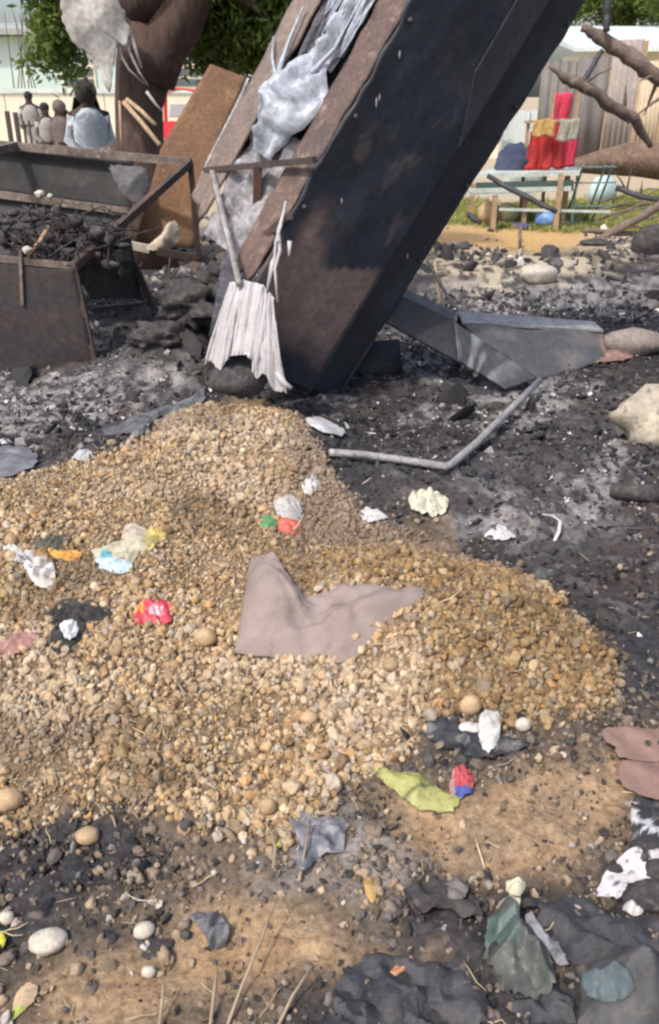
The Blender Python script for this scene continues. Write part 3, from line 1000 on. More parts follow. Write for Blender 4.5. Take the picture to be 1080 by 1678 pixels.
tp = [D(*q) for q in ((812, 283, 12.1), (815, 255, 12.3), (830, 240, 12.4), (850, 236, 12.4), (872, 246, 12.4), (880, 282, 12.1))]
o = patch(tp, D(845, 264, 12.2), (0, -1, .3), amp=.22, fr=3, on_ground=False, lift=.05, dome=.15, seed=3).build('tarp', M['bluecloth'])
tag(o, 'navy blue tarp heaped on the market table', 'tarp')
def hang(px0, py0, px1, py1, Y, m, parent=None, name='cloth', folds=2, amp=.035, flare=.10):
    a_, b_ = D(px0, py0, Y), D(px1, py1, Y)
    def fn(u, v):
        wd = (b_[0] - a_[0]) * (1 + flare * v)
        x = (a_[0] + b_[0]) / 2 + (u - .5) * wd + .012 * math.sin(4 * v + px0)
        z = a_[2] + (b_[2] - a_[2]) * v + .012 * math.sin(u * 9 + px0)
        z += .06 * (float(fbm(u * 4, px0, 3, 3)) - .5) * (1 if v > .5 else .4)
        cr = crease(u * 2.0, v * .35 + px0, px0, 3.0)
        return np.array((x, Y + amp * .55 * math.sin(u * folds * 2 * math.pi + 2.2 * float(fbm(u * 3, v * 2 + px0, 5, 2))) * (.3 + v) * .5 + .05 * (cr - .5), z))
    return MB().grid(fn, folds * 8, 10, thick=.01).build(name, m, parent)
for args, lab in (((906, 152, 932, 206, 12.6, M['pinkcloth']), 'tall pink-red cloth hanging above the other red cloths'),
                  ((868, 216, 897, 279, 11.9, M['redcloth']), 'left deep red cloth draped on the market table'),
                  ((896, 206, 918, 278, 11.75, M['redcloth']), 'middle bright red cloth under the pink one'),
                  ((918, 214, 940, 276, 11.85, M['pinkcloth']), 'right red-pink cloth with white patches on the table'),
                  ((876, 196, 908, 224, 11.6, M['ochrecloth']), 'ochre patterned cloth over the deep red cloth'),
                  ((918, 196, 946, 232, 11.5, mat('grey_green_cloth', (.33, .32, .27), (.24, .22, .18), rough=.85)), 'grey-green cloth hanging beside the pink cloth')):
    tag(hang(*args), lab, 'cloth', 'cloths hanging at the market table')
rk = empty('clothes_rail', base_of(G(865, 330), G(945, 330)), 'thin pole frame carrying the red and ochre cloths', 'frame')
for px, py in ((866, 200), (948, 150), (908, 148)):
    A = D(px, py, 12.25)
    MB().bar(A, (A[0], 12.25, 0), .04).build('pole', M['wood'], rk, smooth=False)
MB().bar(D(860, 200, 12.2), D(950, 196, 12.2), .035).build('rail', M['wood'], rk, smooth=False)
o = MB().lump(D(868, 212, 13) , (.3, .2, .3), seed=5, amp=.3).build('bundle', M['roofpale'])
o.location.z = 0.25
tag(o, 'pale bundle behind the deep red cloth', 'bundle')
def ground_lump(name, px, py, rx, rz, Y_m, label, cat, m, seed=0, amp=.18, ry=None, fr=1.4):
    p = TG(px, py)
    s_ = (p[1] * math.cos(PITCH) + (H - p[2]) * math.sin(PITCH)) / F
    o_ = MB().lump(p + (0, 0, rz * s_ * .8), (rx * s_, (ry or rx) * s_, rz * s_), seed=seed, amp=amp, fr=fr).build(name, m)
    return tag(o_, label, cat)
ground_lump('sack', 800, 366, 19, 19, 0, 'tan full sack standing behind the orange sand', 'sack', mat('tan_sack', (.55, .38, .22), (.45, .3, .17), rough=.85), 2, .1)
ground_lump('sack', 830, 365, 17, 18, 0, 'pale yellow full sack beside the tan sack', 'sack', mat('yellow_sack', (.66, .62, .36), (.55, .5, .3), rough=.8), 3, .1)
ground_lump('plastic_bag', 893, 372, 17, 16, 0, 'bright blue plastic bag on the ground before the table', 'bag', mat('blue_bag', (.12, .27, .62), (.35, .48, .68), rough=.4, scale=5), 4, .22)
ground_lump('plastic_bag', 985, 333, 24, 24, 0, 'large pale blue bag standing on the grass', 'bag', mat('pale_blue_bag', (.50, .60, .62), (.38, .48, .52), rough=.5, scale=3), 5, .15)
ground_lump('cloth_scrap', 852, 375, 16, 5, 0, 'small purple cloth scrap left of the blue bag', 'cloth', mat('purple_cloth', (.18, .15, .36), (.12, .10, .25), rough=.8), 6, .3)
# fallen trunk
o = MB()
o.tube([D(885, 284, 12.6), D(930, 274, 12.8), D(980, 266, 13), D(1030, 262, 13.1), D(1090, 264, 13.2), D(1180, 262, 13.4)], [.02, .07, .15, .22, .25, .28], seg=18, wob=.28)
tag(o.build('fallen_log', M['logmat']), 'thick brown fallen trunk tapering toward the red cloths', 'log')
def gnarl(P, rr_):
    out, rad = [], []
    n_ = len(P)
    rr_ = list(rr_) if not np.isscalar(rr_) else [rr_] * n_
    for i in range(n_ - 1):
        for k in range(5):
            f_ = k / 5
            q_ = P[i] * (1 - f_) + P[i + 1] * f_
            r_ = rr_[i] * (1 - f_) + rr_[i + 1] * f_
            out.append(q_ + np.array([random.gauss(0, 1) for _ in range(3)]) * r_ * .15)
            rad.append(r_ * random.uniform(.9, 1.1))
    out.append(P[-1])
    rad.append(rr_[-1])
    mb_ = MB().tube(out, rad, seg=10, wob=.16)
    if max(rr_) > .034:
        for _ in range(4):
            i = random.randrange(2, len(out) - 2)
            d_ = np.array((random.gauss(0, 1), random.gauss(0, .5), random.gauss(.3, 1)))
            d_ /= np.linalg.norm(d_)
            l_ = random.uniform(.12, .40)
            mb_.tube([out[i], out[i] + d_ * l_ * .5 + (0, 0, .02), out[i] + d_ * l_], [rad[i] * .4, rad[i] * .25, .004], seg=5, wob=.3)
    return mb_
for pts, rr_, m, lab in (
    ([(900, 108, 7.2), (935, 132, 7.2), (957, 142, 7.2), (1000, 172, 7.3), (1040, 196, 7.4), (1066, 240, 7.5)], [.012, .04, .04, .05, .045, .02], 'branch', 'grey-brown dead branch curving down before the corrugated fence'),
    ([(955, 45, 7.6), (985, 62, 7.6), (1030, 92, 7.6), (1080, 128, 7.6), (1150, 170, 7.6)], [.03, .055, .06, .055, .05], 'branch', 'upper pale dead branch running toward the roofed building'),
    ([(988, 82, 7.3), (970, 110, 7.25), (955, 136, 7.2), (938, 128, 7.2)], [.018, .02, .025, .02], 'char', 'short black twig rising from the curving dead branch'),
    ([(993, -15, 7.5), (996, 20, 7.5), (994, 52, 7.5)], [.03, .03, .025], 'char', 'black burnt stub hanging above the upper dead branch'),
    ([(800, 288, 9.5), (860, 322, 9.2), (912, 347, 9.1)], [.025, .03, .025], 'char', 'black charred pole slanting in front of the market table'),
    ([(1090, 330, 10.5), (1050, 356, 10.3), (1000, 383, 10.2), (940, 412, 10.0), (905, 428, 9.8)], [.05, .05, .045, .045, .03], 'branch', 'long brown branch lying slanted on the grass edge'),
    ([(955, 378, 10.2), (1010, 382, 10.3), (1090, 386, 10.4)], [.03, .03, .025], 'branch', 'thin brown branch lying level on the grass edge'),
    ([(1012, 308, 11.2), (1050, 322, 11), (1095, 332, 11)], [.035, .035, .03], 'char', 'dark stick lying beside the pale blue bag'),
    ([(995, 452, 7.9), (1040, 466, 7.7), (1100, 494, 7.5)], [.018, .02, .018], 'char', 'thin black bar lying across the grey ash'),
    ([(700, 428, 6.6), (716, 455, 6.4), (738, 492, 6.3), (765, 522, 6.1)], [.012, .012, .012, .010], 'char', 'thin bent black wire rising beside the charred casing'),
    ([(712, 430, 6.6), (718, 470, 6.5), (722, 500, 6.5)], [.014, .014, .012], 'wood', 'thin pale stick standing beside the charred casing'),
    ([(768, 352, 9.6), (778, 360, 9.5), (788, 366, 9.5)], [.03, .03, .02], 'char', 'short black stump beside the tan sack'),
    ([(852, 376, 10), (852, 392, 9.9), (852, 405, 9.9)], [.022, .02, .02], 'branch', 'short stub stuck upright in the orange sand')):
    tag(gnarl([D(*p) for p in pts], rr_).build('branch' if m == 'branch' else ('stick' if m == 'wood' else 'charred_stick'), M[m]), lab, 'branch' if m == 'branch' else 'stick')
def box_stone(name, px, py, wx, hz, label, m, seed=0, flatness=.5, rot=0, cat='rock', amp=.2, dep=.7, sink=.3):
    p = TG(px, py)
    s_ = (p[1] * math.cos(PITCH) + (H - p[2]) * math.sin(PITCH)) / F
    o_ = MB().lump(p + (0, 0, hz * s_ * (1 - sink) * .5), (wx * s_ * .5, wx * s_ * .5 * dep, hz * s_ * .5), seed=seed, amp=amp, fr=1.1, rot=rot).build(name, m)
    return tag(o_, label, cat)
box_stone('rock', 880, 462, 62, 36, 'flat-faced pale rock on the cream ground behind the beam', M['palestone'], 3)
box_stone('charred_lump', 1072, 418, 80, 60, 'black charred lump at the far edge of the ash', M['charlump'], 5, cat='charred lump')
box_stone('charred_lump', 975, 402, 50, 12, 'low dark lump where the orange sand meets the ash', M['charlump'], 6, cat='charred lump')
box_stone('rock', 1062, 722, 122, 96, 'large pale boulder on the black ash', M['boulder'], 7, amp=.42)
box_stone('rock', 1030, 578, 110, 50, 'long grey-brown rock beyond the end of the steel trough', mat('grey_rock', (.27, .23, .20), (.20, .17, .15), (.36, .31, .27), rough=.9, scale=6, bump=.5), 8, dep=.45)

for k in range(9):
    q_ = G(random.uniform(900, 1075), random.uniform(318, 385))
    a_ = random.uniform(-.6, .6)
    l_ = random.uniform(.35, .9)
    d_ = np.array((math.cos(a_), math.sin(a_) * .6, random.uniform(-.05, .35)))
    e_ = q_ + d_ * l_
    o = gnarl([q_ + (0, 0, .02), (q_ + e_) / 2 + (0, 0, .06), e_ + (0, 0, .03)], [.016, .014, .007]).build('twig', M['branch'])
    tag(o, 'thin bare brown twig lying on the grass among the fallen branches', 'twig', 'bare twigs scattered on the grass beyond the ash')
# ------------------------------------------------------------------ the leaning charred casing
TH, PH, TI, CW, CT = .60367, .52216, .22853, .98994, .74638
w0, n0 = np.array((math.cos(TH), math.sin(TH), 0)), np.array((math.sin(TH), -math.cos(TH), 0))
z2 = math.cos(TI) * Zv + math.sin(TI) * n0
cn = math.cos(TI) * n0 - math.sin(TI) * Zv
ca_ = math.cos(PH) * z2 + math.sin(PH) * w0
cw = math.cos(PH) * w0 - math.sin(PH) * z2
BR = G(572.44, 651.38)
BR[2] = float(hgt(BR[0], BR[1])) - .03
BR = BR - ca_ * .06
BL = BR - cw * CW
CL = 3.0
case = empty('charred_casing', (BR[0], BR[1], 0), 'huge charred black steel casing leaning right, rust and pale film down its side', 'steel casing')
def cp(s, t, d=0.0):          # s from the left edge, t up the casing, d into its depth
    return BL + cw * s + ca_ * t - cn * d
def face_col(u, v, P):
    px, py = proj(P)
    n = float(fbm(P[0] * 5, P[2] * 5 + P[1] * 3, 3, 4))
    n2 = float(fbm(P[0] * 2 + 9, P[2] * 1.2, 8, 3))
    q_ = P - BL
    st = float(fbm((q_ @ cw) * 16, (q_ @ ca_) * 1.6, 12, 4))
    c = np.array((.036, .041, .053)) * (.7 + .5 * n2) * (.72 + .55 * st)
    fk = float(sstep(.70, .76, np.array(fbm((q_ @ cw) * 9, (q_ @ ca_) * 5, 44, 4))))
    c = c * (1 - fk * .6) + np.array((.13, .10, .09)) * fk * .6
    xe, ye = (px - 520) / (105 + 80 * (n2 - .5)), (py - 465) / (135 + 120 * (n - .5))
    k = float(sstep(1.15, .6, np.array(math.hypot(xe + .25 * ye, ye))))
    if py < 440:
        k *= float(sstep(575, 515, np.array(px + (n - .5) * 90)))
    c = c * (1 - k) + np.array((.25, .172, .145)) * k * (.7 + .5 * n) + .0
    k2 = float(sstep(.62, .72, np.array(n))) * .3
    return c * (1 - k2) + np.array((.075, .07, .072)) * k2
RS = .70                         # the fold that splits the face
def front(u, v):
    t = .0 + v * CL
    e = .022 * (float(fbm(u * 2.5, v * 8, 2, 3)) - .5) * 2
    w_ = (1 - u) ** 6 * .018 * (float(fbm(3, v * 26, 12, 3)) - .5) * 2
    return cp(u * RS * CW + w_, t, e)
MB().grid(front, 44, 110, thick=.02, colfn=face_col).build('front_plate', M['vmetal'], case)
def side_strip(u, v):
    t = v * CL
    e = .045 + .03 * u + .03 * (float(fbm(u * 3 + 5, v * 9, 4, 3)) - .5)
    lo = RS * CW + .06 * (1 - min(v * 2.6, 1)) * 0
    return cp(lo + u * (CW - lo) + u ** 6 * .024 * (float(fbm(5, v * 24, 14, 3)) - .5) * 2, t, e)
def strip_col(u, v, P):
    n2 = float(fbm(P[0] * 3 + 9, P[2] * 2, 18, 3))
    q_ = P - BL
    st = float(fbm((q_ @ cw) * 16, (q_ @ ca_) * 1.6, 22, 4))
    return np.array((.030, .033, .041)) * (.7 + .6 * n2) * (.65 + .7 * st)
MB().grid(side_strip, 16, 110, thick=.02, colfn=strip_col).build('fold_plate', M['vmetal'], case)
MB().slab([cp(RS * CW + .004, .0, .002), cp(RS * CW + .004, CL, .002), cp(RS * CW + .004, CL, .07), cp(RS * CW + .004, 0, .07)], .012).build('fold_lip', M['char'], case, smooth=False)
MB().slab([cp(.52 * CW, 1.75, -.012), cp(RS * CW - .01, 1.45, -.012), cp(RS * CW - .01, CL - .1, -.012), cp(.50 * CW, CL - .1, -.012)], .012).build('loose_plate', mat('dull_char', (.055, .058, .066), (.042, .044, .050), rough=.6, scale=3), case, smooth=False)
MB().slab([cp(CW, 0, .08), cp(CW, CL, .08), cp(CW, CL, CT), cp(CW, 0, CT)], .02).build('far_plate', M['char'], case, smooth=False)
MB().slab([cp(.0, .8, CT), cp(CW, .1, CT), cp(CW, CL, CT), cp(0, CL, CT)], .02).build('back_plate', M['char'], case, smooth=False)
MB().slab([cp(.03, .02, .03), cp(CW - .03, .02, .08), cp(CW - .03, .02, CT - .03), cp(.4, .02, .3)], .02).build('end_plate', M['char'], case, smooth=False)
for px, py, r_ in ((617, 168, .010), (622, 160, .007), (760, 172, .008), (641, 384, .006), (604, 352, .009), (668, 420, .006), (700, 300, .006), (560, 330, .007), (770, 330, .006), (840, 90, .007), (655, 90, .008)):
    o_ = PL(px, py, cp(0, 0, -.004), cn)
    MB().lump(o_, (r_ * .6, r_ * .6, r_ * 2.2), seed=px, amp=.4, sub=2).build('paint_fleck', M['pipe'], case)
for t_ in (.35, .8, 1.25, 1.7, 2.15, 2.6):
    MB().lump(cp(.035, t_, -.008), (.013, .013, .013), amp=.05, sub=2).build('bolt', M['char'], case)
    MB().lump(cp(CW - .03, t_ + .1, .062), (.013, .013, .013), amp=.05, sub=2).build('bolt', M['char'], case)
# left side: two flanges and the packed channel between them
def flange(d0, d1, name, m, out=.0, t0=0.0):
    def fn(u, v):
        t = t0 + v * (CL - t0) + (1 - v) ** 30 * .22 * (float(fbm(u * 4 + d0 * 9, 3, 6, 2)) - .5)
        return cp(-.012 - out + .012 * (float(fbm(u * 4, v * 12, 6, 3)) - .5), t, d0 + (d1 - d0) * u + .05 * (u if d0 < .3 else 1 - u) * (float(fbm(3, v * 22, 9 + int(d0 * 10), 4)) - .5) + .02 * (float(fbm(5, v * 40, 9 + int(d0 * 10), 2)) - .5))
    return MB().grid(fn, 8, 80, thick=-.014).build(name, m, case)
flange(.015, .20, 'flange', M['rustflange'], .0, .40)
flange(.60, CT + .05, 'flange', M['taupe'], .01, .50)
MB().slab([cp(.07, 0.02, .18), cp(.07, CL, .18), cp(.07, CL, .62), cp(.07, .72, .62)], .01).build('channel_bed', mat('dark_wadding', (.07, .07, .085), (.03, .03, .035), (.16, .16, .18), rough=.9, scale=8, bump=.9, bscale=20), case, smooth=False)
def filmstrip(d0, d1, t0, t1, seed, amp=.05, out=.03):
    def fn(u, v):
        t = t0 + v * (t1 - t0)
        q = float(fbm(u * 5 + seed, v * 5, seed, 3)) - .5
        rid = 1 - abs(math.sin(u * 9 + 2.5 * float(fbm(u * 2, v * 3 + seed, seed + 2, 3))))
        wob = .05 * (float(fbm(seed, v * 6, seed + 4, 3)) - .5)
        return cp(.05 - out - amp * (q + rid * .5), t, d0 + (d1 - d0) * u + wob)
    return MB().grid(fn, 34, 70, thick=.004)
def ribbon(d0, t0, t1, wd, sd_, m, name='film', out=.03):
    tw = random.Random(sd_)
    ph, fr_ = tw.uniform(0, 6), tw.uniform(2, 5)
    def fn(u, v):
        t = t0 + v * (t1 - t0)
        d = d0 + .035 * (float(fbm(sd_ * 1.7, t * 2.2, sd_, 3)) - .5) * 2
        ww = wd * (.55 + .9 * float(fbm(t * 5, sd_ * 3.1, sd_ + 3, 3))) * (1 - .8 * (2 * v - 1) ** 8)
        cu = .55 * math.sin(ph + fr_ * t)
        x = (u - .5) * ww
        return cp(.05 - out - abs(x) * .5 - x * cu - .05 * float(fbm(t * 6, u * 3 + sd_, sd_ + 5, 3)), t, d + x * (1 - .3 * abs(cu)) + .03 * (t - 1.8) * 0)
    return MB().grid(fn, 8, 70, thick=.003).build(name, m, case)
WAD = mat('grey_wadding', (.12, .12, .14), (.06, .06, .07), (.22, .22, .25), rough=.8, scale=8, bump=.8)
FILMB = mat('blue_grey_film', (.36, .39, .46), (.20, .22, .27), rough=.4, scale=5, bump=.25, bscale=40)
for k in range(13):
    ribbon(.215 + .021 * k, 1.35 + .25 * random.random(), CL - .05 * random.random(), random.uniform(.025, .07), 60 + k, (M['film'], FILMB, M['film'], WAD)[k % 4], out=random.uniform(.02, .07))
for k in range(5):
    ribbon(.50 + .022 * k, 1.2 + .3 * random.random(), CL, random.uniform(.03, .06), 80 + k, WAD, 'wadding', out=.01)
filmstrip(.26, .62, .42, 1.05, 11, .09, .0).build('film', mat('dirty_film', (.30, .29, .30), (.15, .14, .15), (.40, .40, .43), rough=.6, scale=7, bump=.6), case)
# wrinkled pale sheet caught in the channel
nl = -cw
def wrapf(u, v):
    t = .90 + v * .95
    wd = .10 + .16 * math.sin(math.pi * min(1, v * 1.15 + .08)) ** .7 if v < .8 else .10 + .12 * math.sin(math.pi * .92) ** .7
    wd = .03 + .19 * math.exp(-((v - .30) / .22) ** 2) + .04 * (float(fbm(v * 9, u * 2, 3, 3)) - .5)
    dc = .40 - .06 * v + .03 * math.sin(v * 5)
    d = dc + (u - .5) * 2 * wd
    bul = math.sin(math.pi * u) ** .6 * (.02 + .075 * math.exp(-((v - .28) / .25) ** 2))
    fold = .17 * (crease(d * 1.0 + t * .12, t * .25, 5, 13.0) - .5) + .09 * (crease(d, t, 8, 14.0) - .5)
    return cp(-.01 - bul - fold * (.35 + .65 * math.sin(math.pi * u)), t, d)
o = MB().grid(wrapf, 44, 90, thick=.004).build('pale_wrap', M['film'], sharp=35)
tag(o, 'wrinkled pale blue plastic wrap bulging from the casing side', 'plastic wrap')
for pts in ([(470, 190), (455, 140), (446, 95), (448, 60)], [(452, 130), (462, 100), (476, 60), (498, 10)], [(500, 130), (520, 110), (548, 80), (580, 20)]):
    MB().tube([PL(a, b_, cp(-.05, 0, 0), nl) for a, b_ in pts], [.014, .012, .008, .005], seg=6, wob=.3).build('shred', M['film'], o)
# melted sheet draped over the raised lower corner
top = [D(*p) for p in ((380, 462, 4.10), (402, 458, 4.05), (432, 466, 4.0), (450, 486, 3.98))]
bot = [D(*p) for p in ((338, 592, 4.02), (372, 610, 3.9), (415, 604, 3.88), (470, 640, 3.84))]
def drape(u, v):
    k = u * 3
    i = min(int(k), 2)
    f_ = k - i
    f_ = f_ * f_ * (3 - 2 * f_)
    a_, b_ = top[i] * (1 - f_) + top[i + 1] * f_, bot[i] * (1 - f_) + bot[i + 1] * f_
    v0 = v
    v = v * (.90 + .24 * float(fbm(u * 15, 2.5, 61, 2)) - (.10 if .25 < u < .7 else 0))
    p = a_ + (b_ - a_) * v
    bul = math.sin(math.pi * min(1, v * .9 + .1)) * .06
    if v > .8 and .2 < u < .75:
        p = p + np.array((0, 0, (v - .8) * .35 * math.sin((u - .2) / .55 * math.pi)))
    rid = abs(math.sin(u * 17 + 4 * float(fbm(u * 3, v * .8, 5, 3)))) * .012 * (.3 + v) + .016 * (1 - abs(2 * float(fbm(u * 16, v * .7, 25, 3)) - 1)) ** 3 + .03 * (float(fbm(u * 9, v * 2.2, 15, 3)) - .5)
    return p + np.array((-.15, -1, .1)) * (bul * .6 + rid)
o = MB().grid(drape, 130, 46, thick=.004).build('melted_sheet', M['melt'])
tag(o, 'grey-white melted plastic sheet draped over the raised foot of the casing', 'melted plastic')
for pts, r_ in (([(466, 345), (456, 380), (459, 410), (451, 440), (455, 495)], .008), ([(468, 330), (460, 372), (452, 395), (450, 425), (440, 470)], .007), ([(458, 395), (446, 430), (437, 480)], .008), ([(475, 395), (474, 420)], .010),
            ([(428, 470), (420, 520), (428, 590)], .014), ([(455, 610), (466, 628), (478, 636)], .018)):
    MB().tube([D(a, b_, 4.08 - .0009 * (b_ - 345)) for a, b_ in pts], [r_] * (len(pts) - 1) + [r_ * .6], seg=7, wob=.5).build('drip', M['melt'], o)
p = TG(392, 640)
o = MB().lump(D(390, 620, 3.98), (.135, .13, .085), seed=4, amp=.2).build('charred_lump', M['charlump'])
tag(o, 'rounded black lump under the melted grey-white sheet', 'charred lump')

# plate behind the foot, fallen beam and trough on the right
o = MB().slab([D(570, 640, 5.05), D(588, 560, 5.15), D(652, 556, 5.3), D(662, 632, 5.2)], .03).build('steel_plate', M['char'])
tag(o, 'upright black steel plate close behind the casing foot', 'steel plate')
bm_ = empty('fallen_beam', base_of(D(640, 500, 4.9), D(850, 640, 4.75)), 'charred steel beam fallen from the casing to the ash, grey end flared', 'steel beam')
A0, A1, B1, B0 = D(618, 470, 4.86), D(742, 527, 4.93), D(748, 592, 4.80), D(622, 523, 4.80)
MB().slab([A0, A1, B1, B0], .03).build('web', mat('black_steel', (.026, .027, .031), (.04, .039, .04), rough=.6, scale=5, bump=.3), bm_, smooth=False)
MB().slab([A0, A1, A1 + (0.05, .30, -.02), A0 + (.05, .30, -.02)], .02).build('flange', M['char'], bm_, smooth=False)
def end_col(u, v, P):
    n = float(fbm(u * 7, v * .8, 33, 3))
    k = float(sstep(.42, .6, np.array(n))) * float(sstep(.95, .5, np.array(u)))
    return np.array((.042, .044, .05)) * (1 - k) + np.array((.19, .20, .21)) * k
C1, D1 = D(880, 622, 4.78), D(828, 641, 4.70)
def endf(u, v):
    a_, b_ = A1 + (0, -.018, 0), B1 + (0, -.018, 0)
    p = (a_ * (1 - v) + b_ * v) * (1 - u) + (C1 * (1 - v) + D1 * v) * u
    return p + np.array((0, .03 * math.sin(u * 3) + .02 * (float(fbm(u * 5, v * 5, 3, 3)) - .5), 0))
MB().grid(endf, 40, 16, thick=.02, colfn=end_col).build('flared_end', M['vmetal'], bm_)
tr_ = empty('steel_trough', base_of(D(760, 540, 5.1), D(990, 590, 5.4)), 'dark grey steel trough lying open beyond the fallen beam', 'steel trough')
def tcol(u, v, P):
    n = float(fbm(u * 3, v * 3, 43, 4))
    k = float(sstep(.5, .66, np.array(n))) * .7
    kk = float(sstep(.92, 1.0, np.array(u)))
    c = np.array((.085, .083, .086)) * (1 - k) + np.array((.16, .145, .135)) * k
    return c * (1 - kk) + np.array((.30, .18, .15)) * kk
q0, q1, q2, q3 = D(758, 533, 5.10), D(988, 546, 5.55), TG(1000, 592), D(866, 632, 4.86)
def trf(u, v):
    p = (q0 * (1 - u) + q1 * u) * (1 - v) + (q3 * (1 - u) + q2 * u) * v
    return p + np.array((0, .03 * math.sin(v * 3.1), .012 * math.sin(u * 11)))
MB().grid(trf, 40, 14, thick=.015, colfn=tcol).build('wall', M['vmetal'], tr_)
q4, q5 = q0 + (0.02, .34, .0), q1 + (0.02, .30, .0)
MB().slab([q0 + (0, .0, .012), q1 + (0, 0, .012), q5, q4], .014).build('rim', M['pipe'], tr_, smooth=False)
MB().slab([q4 + (0, 0, -.02), q5 + (0, 0, -.02), q5 * (1, 1, 0) + (0, 0, .0), q4 * (1, 1, 0)], .014).build('wall', M['char'], tr_, smooth=False)
o = litter('rusty_scrap', 'rusty pinkish sheet scrap at the end of the steel trough', 'metal scrap', [(885, 560), (930, 556), (975, 572), (1040, 588), (985, 600), (915, 590)], mat('pink_rust', (.33, .19, .16), (.22, .13, .11), (.42, .33, .30), rough=.8, scale=9), amp=.05, fr=7, dome=.05)
o = MB()
pp = [TG(540, 752, .03), TG(590, 757, .035), TG(660, 766, .035), TG(728, 775, .03), TG(738, 772, .03), TG(780, 742, .05), TG(832, 694, .07), TG(882, 648, .09)]
o.tube(pp, [.016, .018, .018, .018, .018, .019, .019, .019], seg=10, wob=.05)
o = o.build('bent_pipe', M['pipe'])
tag(o, 'bent grey pipe lying on the black ash in a wide V', 'pipe')

# ------------------------------------------------------------------ burnt stall box on the left
bx = empty('burnt_stall', base_of(D(0, 600, 5.2), D(300, 500, 6.4)), 'burnt-out open metal stall box with rusty front panel and scorched rails', 'burnt stall')
FY = 5.12
fL, fR = D(-160, 408, FY), D(122, 436, FY)
fLb, fRb = D(-160, 606, FY), D(160, 606, FY + .02)
fLb[2] = fRb[2] = -.05
def fpan(u, v):
    p = (fL * (1 - u) + fR * u) * (1 - v) + (fLb * (1 - u) + fRb * u) * v
    return p + np.array((0, .025 * (float(fbm(u * 4, v * 3, 3, 3)) - .5) - .02 * math.sin(u * 3.1) * math.sin(v * 3.1), 0))
MB().grid(fpan, 30, 20, thick=.012).build('front_panel', M['rustpanel'], bx)
MB().bar(D(33, 412, FY - .02), D(37, 500, FY - .03), .018).build('weld_strip', M['rail'], bx, smooth=False)
kL, kR = D(-120, 226, 6.75), D(312, 266, 6.2)
mL, mR = D(-120, 302, 6.70), D(212, 347, 6.15)
def bpan(u, v):
    p = (kL * (1 - u) + D(215, 262, 6.35) * u) * (1 - v) + (mL * (1 - u) + mR * u) * v
    return p + np.array((0, .08 + .03 * (float(fbm(u * 4, v * 4, 7, 3)) - .5), 0))
MB().grid(bpan, 24, 10, thick=.012).build('back_panel', mat('sooty_panel', (.022, .021, .020), (.017, .017, .017), (.04, .034, .03), rough=.75, scale=3), bx)
def bpan2(u, v):
    a_, b_ = mL * (1 - u) + mR * u, D(-120, 420, 6.5) * (1 - u) + D(190, 425, 6.05) * u
    return a_ * (1 - v) + b_ * v + np.array((0, .05 - .05 * v, -.02))
MB().grid(bpan2, 20, 8, thick=.012).build('shelf_panel', mat('blue_soot', (.032, .032, .036), (.024, .024, .026), rough=.7, scale=4), bx)
sp = [D(122, 438, FY + .03), D(214, 352, 5.8), D(248, 506, 6.05), D(165, 606, 5.2)]
sp[2][2] = max(sp[2][2], .05)
MB().slab([D(122, 440, FY + .04), D(212, 384, 5.72), D(232, 488, 5.9), D(150, 490, 5.3)], .012).build('side_panel', mat('dark_rust', (.05, .035, .032), (.035, .03, .03), rough=.8, scale=3), bx, smooth=False)
for a_, b_, w_, m in ((kL, kR, .05, 'rail'), (fL, fR, .035, 'rail'), (mL + (0, -.02, 0), mR, .045, 'rail'), (kR, fR, .045, 'rust'), (D(-60, 260, 5.6), D(28, 238, 6.6), .05, 'rail'),
                      (kR + (0, 0, -.02), D(326, 424, 6.15), .035, 'rust'), (D(212, 404, 6.0), D(348, 427, 6.2), .045, 'rust'), (D(205, 398, 5.75), D(252, 505, 5.9), .04, 'rust'),
                      (D(150, 508, 5.5), D(232, 498, 5.95), .03, 'char'), (fR, fRb, .03, 'rust')):
    MB().bar(a_, b_, w_).build('rail', M[m], bx, smooth=False)
MB().bar(D(215, 402, 5.98), D(245, 408, 6.0), .05).build('rail_end', M['palestone'], bx, smooth=False)
fp = [D(*q) for q in ((183, 272, 6.1), (240, 276, 6.1), (243, 310, 6.05), (228, 335, 6.0), (205, 322, 6.0), (190, 300, 6.05))]
patch(fp, D(215, 300, 6.03), (0, -1, .2), amp=.06, fr=4, on_ground=False, dome=.03).build('bent_flap', mat('grey_flap', (.085, .083, .084), (.06, .058, .058), (.13, .125, .12), rough=.6, scale=5), bx)
o = patch([D(*q) for q in ((240, 408, 5.95), (262, 388, 5.95), (275, 368, 6.0), (288, 362, 6.0), (296, 380, 6.0), (290, 402, 5.95), (268, 412, 5.92))], D(272, 392, 5.93), (0, -1, .3), amp=.09, fr=9, on_ground=False, dome=.02, seed=3).build('cloth_scrap', mat('cream_rag', (.50, .43, .33), (.36, .30, .22), rough=.85), sharp=26)
tag(o, 'crumpled cream rag caught on the low rusty rail', 'cloth')
for px, py, r_ in ((66, 318, .034), (82, 322, .022), (45, 410, .026)):
    o = MB().lump(D(px, py, 6.1 if py < 400 else 5.1), (r_, r_, r_ * .8), seed=px, amp=.35).build('ash_clod', M['palestone'])
    tag(o, {66: 'larger white ash clod on the mid rail of the burnt stall', 82: 'smaller white ash clod beside the larger one on the mid rail', 45: 'white ash clod on the front edge of the burnt stall'}[px], 'ash clod')
tag(MB().tube([D(48, 418, 5.15), D(66, 395, 5.2), D(80, 372, 5.3)], .014, seg=6).build('stick', M['wood']), 'short pale stick poking from the burnt stall', 'stick')
